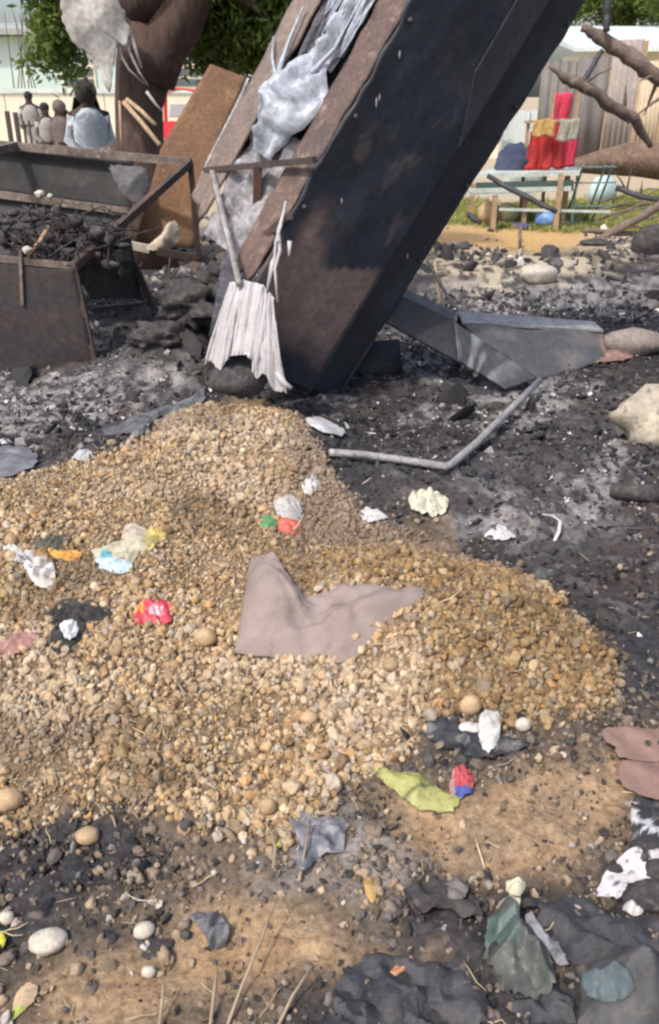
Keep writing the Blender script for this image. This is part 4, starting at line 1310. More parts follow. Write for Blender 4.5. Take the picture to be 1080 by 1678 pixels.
# charred tangle lying in the stall box
mb = MB()
for k in range(90):
    px, py = random.uniform(-60, 205), random.uniform(345, 440)
    if px > 130:
        py = random.uniform(380, 450)
    q = D(px, py, random.uniform(5.2, 5.7))
    mb.lump(q, (random.uniform(.015, .07), random.uniform(.015, .06), random.uniform(.01, .045)), seed=k, amp=.45, sub=2)
for k in range(110):
    q = D(random.uniform(20, 200), random.uniform(350, 440), random.uniform(5.15, 5.6))
    e = RNG.normal(size=3) * (.10, .06, .07)
    mb.tube([q - e, q - e * .4 + RNG.normal(size=3) * .03, q + e * .4 + RNG.normal(size=3) * .03, q + e], random.uniform(.002, .007), seg=5, wob=.4)
tag(mb.build('charred_debris', mat('tangle', (.035, .033, .034), (.07, .06, .057), (.2, .18, .17), rough=.9, scale=14, bump=.8)), kind='stuff')

# loose bars and boards between stall and casing
o = MB().slab([D(228, 396, 6.35), D(262, 250, 6.6), D(345, 106, 6.9), D(404, 128, 6.9)], .03)
o = MB()
def board(u, v):
    L_ = [D(222, 400, 6.5), D(264, 245, 6.7), D(345, 107, 6.95)]
    R_ = [D(318, 408, 6.5), D(348, 262, 6.7), D(404, 130, 6.95)]
    k = v * 2
    i = min(int(k), 1)
    f_ = k - i
    a_, b_ = L_[i] * (1 - f_) + L_[i + 1] * f_, R_[i] * (1 - f_) + R_[i + 1] * f_
    return a_ * (1 - u) + b_ * u + np.array((0, .015 * math.sin(v * 5 + u), 0))
o = MB().grid(board, 10, 20, thick=-.025).build('leaning_board', M['brownboard'])
tag(o, 'rust-brown board leaning between the tree and the charred casing', 'board')
tag(MB().tube([D(326, 308, 5.6), D(345, 262, 5.7), D(372, 208, 5.8), D(406, 136, 5.9)], [.018, .02, .02, .014], seg=7, wob=.2).build('stick', M['pipe']), 'long ashy stick slanting along the leaning brown board', 'stick')
tag(MB().bar(D(348, 282, 4.70), D(392, 466, 3.98), .026).build('metal_bar', M['pipe']), 'straight grey bar slanting down to the melted sheet', 'metal bar')
fr2 = empty('angle_iron_stand', base_of(D(340, 278, 4.7), D(512, 262, 4.2)), 'rusty angle-iron frame beside the casing with one hanging leg', 'metal frame')
MB().bar(D(336, 279, 4.78), D(516, 262, 4.10), .028).build('rail', M['rust'], fr2, smooth=False)
MB().bar(D(423, 272, 4.42), D(420, 378, 4.46), .04).build('leg', mat('red_rust', (.10, .045, .035), (.06, .035, .03), rough=.8), fr2, smooth=False)
MB().bar(D(474, 354, 4.08), D(380, 440, 4.45), .035).build('brace', M['rust'], fr2, smooth=False)
for i, (px, py, Y_, r_, lab) in enumerate(((262, 556, 5.0, (.15, .13, .10), 'black charred lump at the left foot of the debris mound'), (318, 500, 5.25, (.20, .17, .14), 'larger black charred lump on top of the debris mound'),
                                           (362, 455, 5.3, (.13, .12, .10), 'dark charred clod against the casing above the melted sheet'))):
    o = MB().lump(D(px, py, Y_), r_, seed=20 + i, amp=.55, fr=2.6, sub=4).build('charred_lump', M['charlump'])
    tag(o, lab, 'charred lump')

for k in range(12):
    q_ = TG(random.uniform(165, 350), random.uniform(440, 600))
    a_ = random.uniform(0, math.pi)
    l_ = random.uniform(.18, .5)
    d_ = np.array((math.cos(a_), math.sin(a_), random.uniform(-.1, .7)))
    e_ = q_ + d_ * l_
    o = MB().tube([q_ - (0, 0, .02), q_ + d_ * l_ * .4 + (0, 0, random.uniform(0, .05)), q_ + d_ * l_ * .75 + (.03, 0, random.uniform(0, .07)), e_], [.008, .008, .007, .006], seg=6, wob=.2).build('bent_bar', M['rust'])
    tag(o, 'thin bent scorched bar sticking out of the burnt debris beside the stall', 'bar', 'thin bent bars in the debris between stall and casing')
# ------------------------------------------------------------------ litter on the heap and the burnt ground
def K(*a, **k):
    return a, k
def bands(*stops):
    """print on a wrapper: colour by (a*px + b*py) bands"""
    def fn(px, py):
        for test, c in stops[:-1]:
            if test(px, py):
                return c
        return stops[-1]
    return fn
sk = [(412, 912), (402, 985), (388, 1078), (440, 1082), (510, 1090), (575, 1092), (606, 1052), (645, 1018), (694, 985), (690, 968), (610, 964), (545, 970), (492, 978), (458, 955), (432, 925)]
def sack():
    B = [TG(*p) for p in sk]
    c = TG(500, 1030)
    EXCL.append([(c[0] + (b[0] - c[0]) * .76, c[1] + (b[1] - c[1]) * .76) for b in B])
    nB = len(B)
    C3 = []
    for k_ in range(120):
        q_ = k_ / 120 * nB
        i_ = int(q_)
        C3.append(B[i_] * (1 - (q_ - i_)) + B[(i_ + 1) % nB] * (q_ - i_))
    pk = TG(425, 1000)
    vs = []
    def place(p, r):
        d = math.hypot(p[0] - pk[0], (p[1] - pk[1]) * .8)
        crs = .075 * (crease(p[0] * .30 + p[1] * .25, p[1] - p[0] * .25, 6, 9.0) - .35) * float(sstep(.0, .25, np.array(p[0] - pk[0])))
        wing = .10 * math.exp(-(d / .15) ** 2)
        n_ = .030 * (crease(p[0], p[1], 9, 14.0) - .5) + .016 * (crease(p[0], p[1], 12, 34.0) - .5)
        val = -.05 * math.exp(-((p[0] - pk[0] - .17) / .06) ** 2)
        h = (.016 + wing + crs + n_ + val + .03 * (1 - r ** 2)) * (1 - .6 * r ** 6)
        return (p[0], p[1], float(hgt(p[0], p[1])) + max(h, .004))
    cc = np.array(c)
    rings, segs = 26, 120
    mb = MB()
    vs = [place(cc, 0)]
    for i in range(1, rings + 1):
        r = i / rings
        vs += [place(cc + (C3[k] - cc) * r * (1 + (.055 * (random.random() - .5) if i == rings else 0)), r) for k in range(segs)]
    fs = [(0, 1 + k, 1 + (k + 1) % segs) for k in range(segs)]
    for i in range(rings - 1):
        o_ = 1 + i * segs
        fs += [(o_ + k, o_ + segs + k, o_ + segs + (k + 1) % segs, o_ + (k + 1) % segs) for k in range(segs)]
    N = len(vs)
    vb = [(a, b_, z_ - .004) for a, b_, z_ in vs]
    o_ = 1 + (rings - 1) * segs
    mb.add(vs + vb, fs + [tuple(q + N for q in f[::-1]) for f in fs] + [(o_ + k, o_ + k + N, o_ + (k + 1) % segs + N, o_ + (k + 1) % segs) for k in range(segs)])
    return mb
tag(sack().build('sack', M['sackcloth'], sharp=40), 'pinkish-grey cloth sack half buried in the gravel heap', 'sack')

def cm(name, c, c2=None, **k):
    return mat(name, c, c2 or tuple(q * .75 for q in c), tuple(.5 * q + .5 * e for q, e in zip(c, (.13, .10, .08))), **{**dict(rough=.5, scale=18, bump=.25, bscale=70, var=.15), **k})

litter('food_packet', 'pale packet printed light blue at one end and yellow-cream at the other', 'packet',
       [(152, 908), (168, 900), (198, 892), (206, 864), (232, 868), (258, 884), (252, 902), (226, 912), (214, 936), (188, 944), (166, 936)], M['vcol'], amp=.03, fr=16, dome=.02, seed=2,
       colfn=bands((lambda a, b_: 165 < a < 185 and 912 < b_ < 924, (.12, .35, .42)), (lambda a, b_: b_ - .15 * a > 895, (.42, .54, .57)), (lambda a, b_: a > 238, (.50, .42, .16)), (lambda a, b_: b_ < 885, (.46, .38, .32)), (.46, .42, .30)))
litter('wrapper', 'small dull yellow wrapper at the corner of the pale packet', 'wrapper', [(240, 872), (256, 866), (272, 874), (268, 888), (250, 892)], cm('dull_yellow', (.48, .38, .12)), amp=.015, fr=30, dome=.012)
litter('wrapper', 'orange-yellow torn wrapper beside the dark rag', 'wrapper', [(76, 902), (95, 906), (118, 904), (134, 910), (128, 922), (106, 922), (90, 918)], cm('orange_plastic', (.60, .33, .06), (.46, .20, .04)), amp=.02, fr=30, dome=.015, seed=4)
litter('rag', 'dark grey-green rag above the orange wrapper', 'rag', [(58, 892), (84, 882), (108, 882), (116, 892), (104, 900), (76, 904), (52, 904)], cm('dark_rag', (.10, .09, .075), rough=.9), amp=.025, fr=18, dome=.01, seed=5)
litter('plastic_scrap', 'crumpled white plastic scrap left of the dark rag', 'plastic scrap', [(6, 902), (24, 896), (40, 908), (58, 906), (62, 920), (40, 926), (14, 922)], cm('white_scrap', (.62, .60, .58), (.25, .25, .27)), amp=.03, fr=24, seed=6)
litter('plastic_scrap', 'crumpled greyish-white plastic bag piece below the dark rag', 'plastic scrap', [(40, 930), (66, 918), (84, 924), (92, 946), (84, 968), (60, 966), (48, 950)], cm('greywhite_scrap', (.60, .57, .56), (.38, .34, .30)), amp=.04, fr=20, dome=.015, seed=7)
litter('burnt_rag', 'black burnt rag lying on the gravel', 'rag', [(80, 1004), (108, 986), (140, 990), (180, 1004), (182, 1018), (150, 1024), (136, 1040), (124, 1062), (98, 1074), (82, 1060), (86, 1034)], cm('black_rag', (.022, .021, .022), (.06, .055, .05), rough=.9, bump=.8), amp=.035, fr=15, dome=.012, seed=8, rings=12)
litter('paper_scrap', 'white crumpled paper on the black burnt rag', 'paper', [(100, 1034), (118, 1028), (130, 1036), (128, 1054), (114, 1060), (104, 1050)], cm('white_paper', (.66, .66, .68)), amp=.03, fr=26, dome=.02, lift=.02, seed=9)
litter('wrapper', 'bright red and pink shiny wrapper on the gravel', 'wrapper', [(220, 1012), (234, 990), (252, 988), (276, 992), (284, 1008), (278, 1026), (252, 1028), (224, 1026)], M['vcol'], amp=.03, fr=24, dome=.022, seed=10,
       colfn=bands((lambda a, b_: a < 236 and b_ < 1012, (.80, .30, .08)), (lambda a, b_: 246 < a < 268 and 1002 < b_ < 1016, (.80, .48, .50)), (.60, .06, .09)))
litter('wrapper', 'dusty pink torn wrapper at the left edge of the heap', 'wrapper', [(-20, 1062), (8, 1050), (34, 1040), (64, 1046), (54, 1064), (30, 1078), (-10, 1084)], cm('dusty_pink', (.36, .19, .16), (.28, .15, .12)), amp=.025, fr=18, dome=.01, seed=11)
c_ = TG(468, 862)
bt = empty('plastic_bottle', c_, 'crushed clear bottle with green and red bands on the far side of the heap', 'bottle')
litter('bottle_body', None, None, [(448, 826), (468, 812), (490, 822), (496, 846), (484, 858), (458, 852)], cm('cloudy_plastic', (.46, .44, .42), (.36, .33, .30), rough=.25), parent=bt, amp=.02, fr=18, dome=.05, seed=12)
litter('red_band', None, None, [(456, 852), (482, 854), (494, 862), (484, 878), (464, 876), (454, 866)], cm('red_band', (.55, .13, .09)), parent=bt, amp=.015, fr=22, dome=.03, seed=13)
litter('green_band', None, None, [(424, 852), (444, 848), (458, 856), (452, 868), (432, 870)], cm('green_band', (.10, .26, .10)), parent=bt, amp=.015, fr=22, dome=.025, seed=14)
# white scraps near the heap front
wp = empty('white_plastic', TG(795, 1205), 'white torn plastic with three lobes on black film', 'plastic scrap')
litter('lobe', None, None, [(784, 1186), (796, 1172), (814, 1176), (820, 1196), (814, 1226), (798, 1242), (786, 1226)], cm('clean_white', (.52, .51, .49), (.42, .40, .38)), parent=wp, amp=.02, fr=15, dome=.03, lift=.012, seed=15)
litter('lobe', None, None, [(746, 1202), (764, 1190), (784, 1194), (790, 1206), (768, 1212)], cm('clean_white_b', (.52, .51, .49), (.42, .40, .38)), parent=wp, amp=.015, fr=15, dome=.022, lift=.012, seed=16)
litter('plastic_film', 'crumpled black plastic film under the white scrap', 'plastic film', [(690, 1196), (716, 1178), (750, 1180), (790, 1205), (840, 1216), (880, 1226), (800, 1250), (730, 1232), (700, 1214)], cm('black_film', (.028, .029, .034), (.05, .05, .055), rough=.35), amp=.03, fr=13, seed=17, excl=False)
pk_ = litter('food_packet', 'yellow-green foil packet lying opened on the sand', 'packet', [(604, 1264), (640, 1268), (684, 1272), (712, 1290), (742, 1318), (756, 1312), (744, 1334), (716, 1336), (686, 1332), (660, 1312), (632, 1290)], M['vcol'], amp=.022, fr=14, dome=.02, seed=18, rings=12,
       colfn=bands((lambda a, b_: a < 650 and b_ - .35 * a < 1046, (.28, .26, .17)), (lambda a, b_: abs((b_ - 1300) + .45 * (a - 690)) < 3, (.13, .14, .05)), (.30, .30, .10)))
litter('wrapper', 'small red and blue wrapper at the tip of the yellow-green packet', 'wrapper', [(736, 1290), (742, 1268), (756, 1258), (768, 1266), (776, 1284), (772, 1306), (752, 1312), (738, 1306)], M['vcol'], amp=.03, fr=24, dome=.03, seed=19,
       colfn=bands((lambda a, b_: b_ > 1300 and a > 744, (.05, .07, .26)), (lambda a, b_: a < 744, (.34, .21, .18)), (.42, .07, .08)))
# brown sheets at the right edge
litter('brown_sheet', 'dull brown curved sheet with two small holes at the edge of the sand', 'sheet', [(984, 1214), (996, 1204), (1040, 1206), (1130, 1208), (1140, 1250), (1080, 1260), (1030, 1258), (1010, 1252), (1004, 1236), (990, 1228)], cm('brown_plate', (.27, .17, .135), (.22, .14, .11), rough=.7), amp=.02, fr=5, dome=.012, lift=.022, seed=20)
litter('brown_sheet', 'dull brown rounded sheet below the one with holes', 'sheet', [(1012, 1262), (1020, 1254), (1060, 1258), (1140, 1256), (1150, 1300), (1090, 1318), (1046, 1312), (1020, 1300), (1012, 1284)], cm('brown_plate_b', (.25, .155, .125), (.21, .13, .105), rough=.7), amp=.018, fr=5, dome=.012, lift=.014, seed=21)
for px in (1057, 1078):
    q = TG(px, 1240, .048)
    tag(MB().lump(q, (.008, .008, .004), amp=.1, sub=2).build('burn_hole', M['charlump'], bpy.data.objects['brown_sheet']))
litter('scorched_sheet', 'white scorched paper sheet with burnt holes at the right edge', 'paper', [(1036, 1312), (1070, 1316), (1140, 1318), (1150, 1480), (1060, 1470), (1000, 1482), (976, 1478), (988, 1440), (1012, 1412), (1036, 1396), (1032, 1350)], M['vcol'], amp=.028, fr=9, dome=.01, seed=22, rings=16, segs=80,
       colfn=lambda a, b_: tuple(np.array((.58, .56, .57)) * (.8 + .4 * float(fbm(a * .04, b_ * .04, 3, 3))) if float(fbm(a * .022, b_ * .03, 77, 3)) < .68 and math.hypot((a - 1058) / 30, (b_ - 1392) / 16) > 1 else np.array((.035, .033, .035))))
for px, py, r1, r2, sd, lab in ((1058, 1394, 54, 22, 4, 'flat black charred stone on the scorched paper sheet'), (1004, 1432, 34, 24, 5, 'small charred stone on the edge of the scorched paper'), (1062, 1478, 80, 40, 6, 'large charred lump below the scorched paper'), (1085, 1440, 60, 40, 9, 'charred lump at the frame edge beside the scorched paper')):
    box_stone('charred_stone', px, py, r1, r2, lab, M['charlump'], sd, cat='charred stone', amp=.3)
litter('ash_clod', None, None, [(1020, 1490), (1040, 1474), (1052, 1486), (1050, 1504), (1030, 1506)], cm('pale_clod', (.55, .52, .50)), amp=.03, fr=20, dome=.03, seed=23)
tag(bpy.context.scene.objects[-1] if False else [o_ for o_ in COL.objects if o_.name == 'ash_clod.003'][0], 'pale crumpled clod below the scorched paper sheet', 'ash clod')
# bottom right scraps
cu = empty('crushed_packaging', TG(830, 1600), 'crumpled dull green packaging with a cream torn lip, lower right', 'packaging')
litter('shell', None, None, [(800, 1530), (816, 1500), (836, 1484), (850, 1494), (846, 1520), (872, 1552), (904, 1606), (905, 1640), (870, 1660), (826, 1640), (800, 1610), (792, 1566)], M['vcol'], parent=cu, amp=.10, fr=9, dome=.06, lift=.012, seed=24, rings=18, segs=90,
       colfn=lambda a, b_: tuple(np.array((.50, .45, .33) if b_ < 1512 else ((.075, .11, .104) if 790 < a < 846 and 1534 < b_ < 1590 else (.065, .072, .066))) * (.65 + .7 * float(fbm(a * .05, b_ * .05, 5, 3)))))
litter('torn_lip', None, None, [(824, 1488), (842, 1478), (856, 1492), (846, 1506), (830, 1504)], cm('cream_bit', (.58, .52, .38)), parent=cu, amp=.03, fr=25, dome=.05, lift=.06, seed=44)
q_ = TG(822, 1584, .045)
MB().lump(q_, (.03, .022, .012), amp=.3, seed=5).build('burnt_hole', M['charlump'], cu)
litter('plastic_strip', 'grey ashy plastic strip right of the crumpled green packaging', 'plastic strip', [(858, 1516), (870, 1512), (888, 1540), (912, 1560), (928, 1592), (918, 1600), (892, 1572), (866, 1540)], cm('grey_strip', (.34, .33, .36), (.14, .14, .15)), amp=.02, fr=20, dome=.015, lift=.02, seed=25)
litter('burnt_bag', 'bulging dark grey burnt bag in the bottom right corner', 'bag', [(946, 1646), (960, 1608), (1000, 1592), (1060, 1594), (1110, 1600), (1130, 1690), (1040, 1730), (950, 1720)],
       cm('burnt_bag', (.075, .075, .076), (.045, .045, .05), rough=.6), amp=.09, fr=6, dome=.16, lift=.01, seed=26, rings=18, segs=80)
litter('plastic_scrap', 'small muted blue-green plastic scrap on the bulging burnt bag', 'plastic scrap', [(942, 1652), (962, 1636), (990, 1634), (1018, 1650), (1030, 1676), (1000, 1690), (956, 1684)], cm('muted_teal', (.085, .12, .13), (.06, .08, .085)), amp=.05, fr=12, dome=.05, lift=.075, seed=45)
litter('dark_rag', 'dark twisted rag above the crumpled green packaging', 'rag', [(660, 1470), (700, 1452), (740, 1456), (774, 1480), (790, 1510), (760, 1512), (738, 1496), (716, 1500), (690, 1500)], cm('dark_twist', (.035, .034, .036), (.075, .07, .066), rough=.85, bump=.7), amp=.05, fr=12, dome=.03, seed=27)
litter('dark_rag', 'grey-brown rag fold lying on the dark twisted rag', 'rag', [(722, 1474), (744, 1460), (766, 1472), (758, 1490), (738, 1494)], cm('grey_fold', (.17, .15, .135), rough=.85), amp=.03, fr=14, dome=.03, lift=.03, seed=28)
litter('leaf', 'yellow dry leaf on the grey ash', 'leaf', [(596, 1446), (606, 1440), (614, 1452), (616, 1470), (610, 1482), (600, 1470)], cm('yellow_leaf', (.44, .30, .09)), amp=.008, fr=20, dome=.01, seed=29)
litter('wrapper', 'faded orange scrap on the black ground below the yellow leaf', 'wrapper', [(634, 1600), (650, 1586), (672, 1572), (680, 1578), (668, 1590), (646, 1604)], cm('faded_orange', (.46, .22, .12)), amp=.012, fr=20, dome=.01, seed=30)
litter('plastic_film', 'dark grey crumpled film at the lower edge of the gravel', 'plastic film', [(474, 1352), (500, 1340), (536, 1346), (566, 1352), (560, 1400), (524, 1410), (500, 1440), (486, 1430), (490, 1390)], cm('grey_film', (.10, .105, .12), (.20, .20, .215), rough=.4), amp=.035, fr=15, dome=.01, seed=31)
litter('ash_paper', 'crumpled blue-grey burnt paper on the brown soil', 'paper', [(312, 1510), (336, 1500), (360, 1506), (376, 1530), (370, 1556), (346, 1560), (334, 1536)], cm('bluegrey_paper', (.15, .15, .165), (.08, .08, .085)), amp=.045, fr=17, dome=.015, seed=32)
litter('leaf', 'green-yellow leaf shred at the gravel edge beside the grey film', 'leaf', [(448, 1382), (460, 1374), (472, 1376), (468, 1386), (456, 1392)], cm('green_leaf', (.50, .50, .10)), amp=.006, fr=20, dome=.008, seed=33)
litter('leaf', 'bright yellow leaf shred at the left edge of the soil', 'leaf', [(-10, 1536), (4, 1530), (10, 1544), (4, 1556), (-10, 1556)], cm('bright_leaf', (.66, .60, .06)), amp=.006, fr=20, dome=.008, seed=34)
litter('leaf', 'tan dry leaf with a green tip in the lower left corner', 'leaf', [(22, 1650), (28, 1630), (46, 1614), (62, 1620), (58, 1642), (36, 1664), (22, 1676)], M['vcol'], amp=.01, fr=16, dome=.014, seed=35,
       colfn=lambda a, b_: (.40, .42, .10) if b_ > 1655 else (.50, .36, .22))
BF = cm('black_tarp', (.034, .035, .042), (.06, .06, .066), rough=.6, bump=.6)
for pp_, sd_, lab in (([(560, 1610), (620, 1570), (700, 1580), (780, 1600), (800, 1660), (760, 1720), (600, 1720), (540, 1680)], 51, 'blue-black crumpled burnt tarp at the bottom edge left of the green packaging'),
                      ([(880, 1500), (950, 1480), (1030, 1510), (1110, 1520), (1120, 1600), (1020, 1590), (940, 1590), (900, 1550)], 52, 'blue-black crumpled burnt tarp right of the green packaging'),
                      ([(840, 1640), (880, 1620), (930, 1640), (940, 1720), (850, 1720)], 53, 'grey-black rag between the green packaging and the blue-grey plastic piece')):
    litter('burnt_tarp', lab, 'tarp', pp_, BF, amp=.075, fr=9, dome=.02, seed=sd_, rings=18, segs=80, excl=False, lift=-.012)
# white scraps on the black ash
litter('paper_scrap', 'crumpled cream paper ball flattened on the black ash below the bent pipe', 'paper', [(668, 822), (684, 812), (702, 806), (716, 816), (734, 826), (730, 844), (708, 852), (686, 846), (674, 838)], cm('cream_paper', (.56, .55, .42), (.42, .41, .32)), amp=.06, fr=20, dome=.02, seed=36, rings=14)
litter('paper_scrap', 'small white triangular scrap on the black ash', 'paper', [(794, 882), (806, 870), (818, 862), (834, 874), (844, 884), (820, 888)], cm('white_tri', (.56, .55, .55)), amp=.02, fr=20, dome=.02, seed=37)
tag(MB().tube([TG(888, 850, .02), TG(905, 854, .025), TG(917, 866, .03), TG(915, 880, .025), TG(908, 890, .01)], [.005, .007, .008, .008, .006], seg=6, flat=.5).build('plastic_strip', cm('white_strip', (.64, .62, .60))), 'curled white strip on the black ash', 'plastic strip')
litter('plastic_shard', 'long white shard lying at the top of the gravel heap', 'plastic shard', [(502, 694), (518, 690), (545, 700), (566, 714), (556, 722), (530, 716), (508, 704)], cm('white_shard', (.60, .59, .60)), amp=.012, fr=9, dome=.03, lift=.02, seed=38)
litter('foil_scrap', 'white crumpled foil at the right flank of the gravel top', 'foil', [(495, 800), (506, 788), (518, 786), (524, 798), (512, 814), (500, 814)], cm('foil', (.60, .58, .57), (.3, .28, .28)), amp=.04, fr=26, dome=.01, seed=39)
litter('ash_sheet', 'flat pale grey burnt sheet behind the left gravel ridge', 'sheet', [(170, 716), (200, 696), (240, 680), (300, 660), (336, 640), (332, 664), (290, 690), (230, 718)], cm('grey_sheet', (.16, .17, .185), (.08, .08, .085)), amp=.05, fr=9, dome=.01, seed=40, rings=14)
litter('ash_sheet', 'flat slate-grey burnt sheet at the left frame edge behind the gravel', 'sheet', [(-40, 744), (10, 732), (50, 742), (62, 762), (20, 782), (-40, 788)], cm('slate_sheet', (.20, .20, .225), (.12, .12, .13)), amp=.03, fr=9, dome=.02, seed=41)
litter('plastic_scrap', 'pale plastic scrap on the crest of the left gravel ridge', 'plastic scrap', [(118, 754), (130, 742), (146, 742), (154, 752), (140, 760)], cm('pale_scrap', (.50, .50, .50)), amp=.025, fr=20, dome=.015, seed=42)
litter('ash_fluff', 'patch of fluffy white ash below the bent pipe', 'ash', [(590, 850), (600, 836), (620, 840), (636, 852), (620, 858), (600, 860)], cm('white_ash', (.52, .51, .50), rough=.9), amp=.03, fr=26, seed=43)
tag(MB().tube([TG(1000, 812, .03), TG(1040, 822, .04), TG(1150, 826, .04)], [.03, .04, .04], seg=10, wob=.2).build('charred_log', M['charlump']), 'charred log end lying on the black ash at the right edge', 'log')
# beans of pale stone, and other single stones
for px, py, wx, hz, lab, m, sd, rt in ((80, 1552, 62, 32, 'smooth white oval stone on the dark soil at lower left', 'palestone', 3, .25), (237, 1532, 34, 26, 'smaller white oval stone over a dark hollow', 'palestone', 4, .4),
                                       (770, 1168, 36, 36, 'round grey-brown stone above the white torn plastic', 'stone', 5, 0), (856, 1197, 26, 26, 'round pale stone right of the white torn plastic', 'palestone', 6, 0),
                                       (338, 1056, 36, 30, 'round tan stone left of the half-buried sack', 'stone', 7, 0), (506, 1184, 30, 24, 'orange-tan stone at the heap foot below the sack', 'stone', 8, 0),
                                       (640, 1098, 28, 26, 'round tan stone on the heap just below the sack', 'stone', 9, 0), (440, 1334, 30, 36, 'upright tan stone at the lower edge of the gravel', 'stone', 10, 0),
                                       (15, 1322, 50, 34, 'flat tan stone at the left frame edge below the gravel', 'stone', 11, 0), (245, 1598, 24, 20, 'small pale ring-like stone on the brown soil', 'palestone', 12, 0),
                                       (12, 1510, 26, 20, 'pale stone at the left frame edge on the dark soil', 'palestone', 13, 0), (145, 1378, 40, 26, 'grey-tan stone on the charred soil', 'stone', 14, 0)):
    box_stone('stone', px, py, wx, hz, lab, M[m], sd, rot=rt, cat='stone', amp=.12, dep=.8, sink=.1)
o = MB()
q = TG(248, 1545)
tag(MB().lump(q + (0, 0, -.012), (.05, .035, .02), seed=3, amp=.3).build('charred_lump', M['charlump']), 'black lump standing in for the dark hollow below the smaller white stone', 'charred lump')  # no real clod: black lump imitates the darkness of the hollow
# dry stalks
for pts, lab in (([(372, 1690), (395, 1640), (425, 1580), (456, 1512)], 'long straight dry stalk rising from the bottom edge'), ([(345, 1690), (352, 1650), (358, 1618)], 'short dry stalk left of the long straight stalk'),
                 ([(455, 1690), (480, 1650), (512, 1612)], 'slanted dry stalk right of the long straight stalk'), ([(262, 1690), (268, 1660), (272, 1642)], 'stub of dry stalk at the bottom edge of the brown soil'),
                 ([(490, 1450), (500, 1410), (508, 1372)], 'dry stalk lying over the grey crumpled film'), ([(448, 1430), (452, 1408), (446, 1390)], 'thin pale stalk below the green-yellow leaf'),
                 ([(290, 1120), (300, 1145), (306, 1172)], 'thin dry stalk on the gravel below the round tan stone')):
    P_ = [TG(a, b_, .012 + .02 * i) for i, (a, b_) in enumerate(pts)]
    tag(MB().tube(P_, [.0035, .0032, .0028, .0018][:len(P_)], seg=6, wob=.2).build('dry_stalk', M['straw']), lab, 'dry stalk')
rt_ = empty('weed_roots', TG(190, 1340), 'pale tuft of dry weed roots on the charred soil', 'roots')
for i in range(13):
    a = random.uniform(0, 2 * math.pi)
    c_ = TG(190 + random.uniform(-45, 45), 1338 + random.uniform(-14, 14), .02)
    l_ = random.uniform(.025, .06)
    e_ = c_ + np.array((math.cos(a) * l_, math.sin(a) * l_, 0))
    e_[2] = float(hgt(e_[0], e_[1])) + .004
    MB().tube([c_, (c_ + e_) / 2 + (0, 0, random.uniform(.0, .02)), e_], [.0028, .002, .001], seg=5).build('root', M['straw'], rt_)
# ------------------------------------------------------------------ gravel, chips, ash, twigs
def pebble(sd):
    r = np.random.default_rng(sd)
    mb = MB()
    s_ = np.array((1, r.uniform(.72, 1.0), r.uniform(.55, .85)))
    mb.lump((0, 0, 0), s_, seed=sd, amp=.48, fr=1.35, sub=3)
    return mb
def chunk(sd, amp=.5):
    r = np.random.default_rng(sd)
    return MB().lump((0, 0, 0), (1, r.uniform(.45, .9), r.uniform(.25, .6)), seed=sd, amp=amp, fr=1.5, sub=2)
def flake(sd):
    r = np.random.default_rng(sd)
    n = 9
    a = np.sort(r.uniform(0, 2 * math.pi, n))
    rad = r.uniform(.5, 1.15, n)
    z = r.normal(size=n) * .18
    vs = [(0, 0, .12)] + [(rad[i] * math.cos(a[i]), rad[i] * math.sin(a[i]) * .7, z[i]) for i in range(n)]
    vs2 = [(x, y, q - .06) for x, y, q in vs]
    fs = [(0, 1 + i, 1 + (i + 1) % n) for i in range(n)]
    return MB().add(vs + vs2, fs + [tuple(q + n + 1 for q in f[::-1]) for f in fs] + [(1 + i, 2 + n + i, 2 + n + (i + 1) % n, 1 + (i + 1) % n) for i in range(n)])
def twig(sd):
    r = np.random.default_rng(sd)
    p = [np.array((-1, 0, 0)), np.array((-.3, r.normal() * .06, r.normal() * .05)), np.array((.4, r.normal() * .08, r.normal() * .06)), np.array((1, r.normal() * .14, r.normal() * .08))]
    return MB().tube(p, [.03, .04, .035, .018], seg=5)
SRC_P = [hid('pebble_%02d' % i, pebble(100 + i), M['gravel']) for i in range(9)] + [hid('pebble_%02d' % (9 + i), chunk(800 + i, .42), M['gravel'], False) for i in range(5)]
SRC_C = [hid('chunk_%02d' % i, chunk(200 + i), M['chip'], False) for i in range(7)]
SRC_F = [hid('flake_%02d' % i, flake(300 + i), M['chip'], False) for i in range(7)]
SRC_T = [hid('twig_%02d' % i, twig(400 + i), M['chip']) for i in range(5)]

def cand(n, x0, x1, y0, y1, mg=.5):
    x, y = RNG.uniform(x0, x1, n), RNG.uniform(y0, y1, n)
    k = in_view(x, y, mg)
    return x[k], y[k]
def keep(x, y, p):
    k = (RNG.random(len(x)) < p) & free(x, y)
    return x[k], y[k]
def palette(n, cols, wts):
    c = np.array(cols)[RNG.choice(len(cols), n, p=np.array(wts) / sum(wts))]
    return np.clip(c * RNG.uniform(.75, 1.25, (n, 1)), 0, 1)
def euler(n, tilt=math.pi):
    return np.stack([RNG.uniform(-tilt, tilt, n), RNG.uniform(-tilt, tilt, n), RNG.uniform(0, 2 * math.pi, n)], 1)

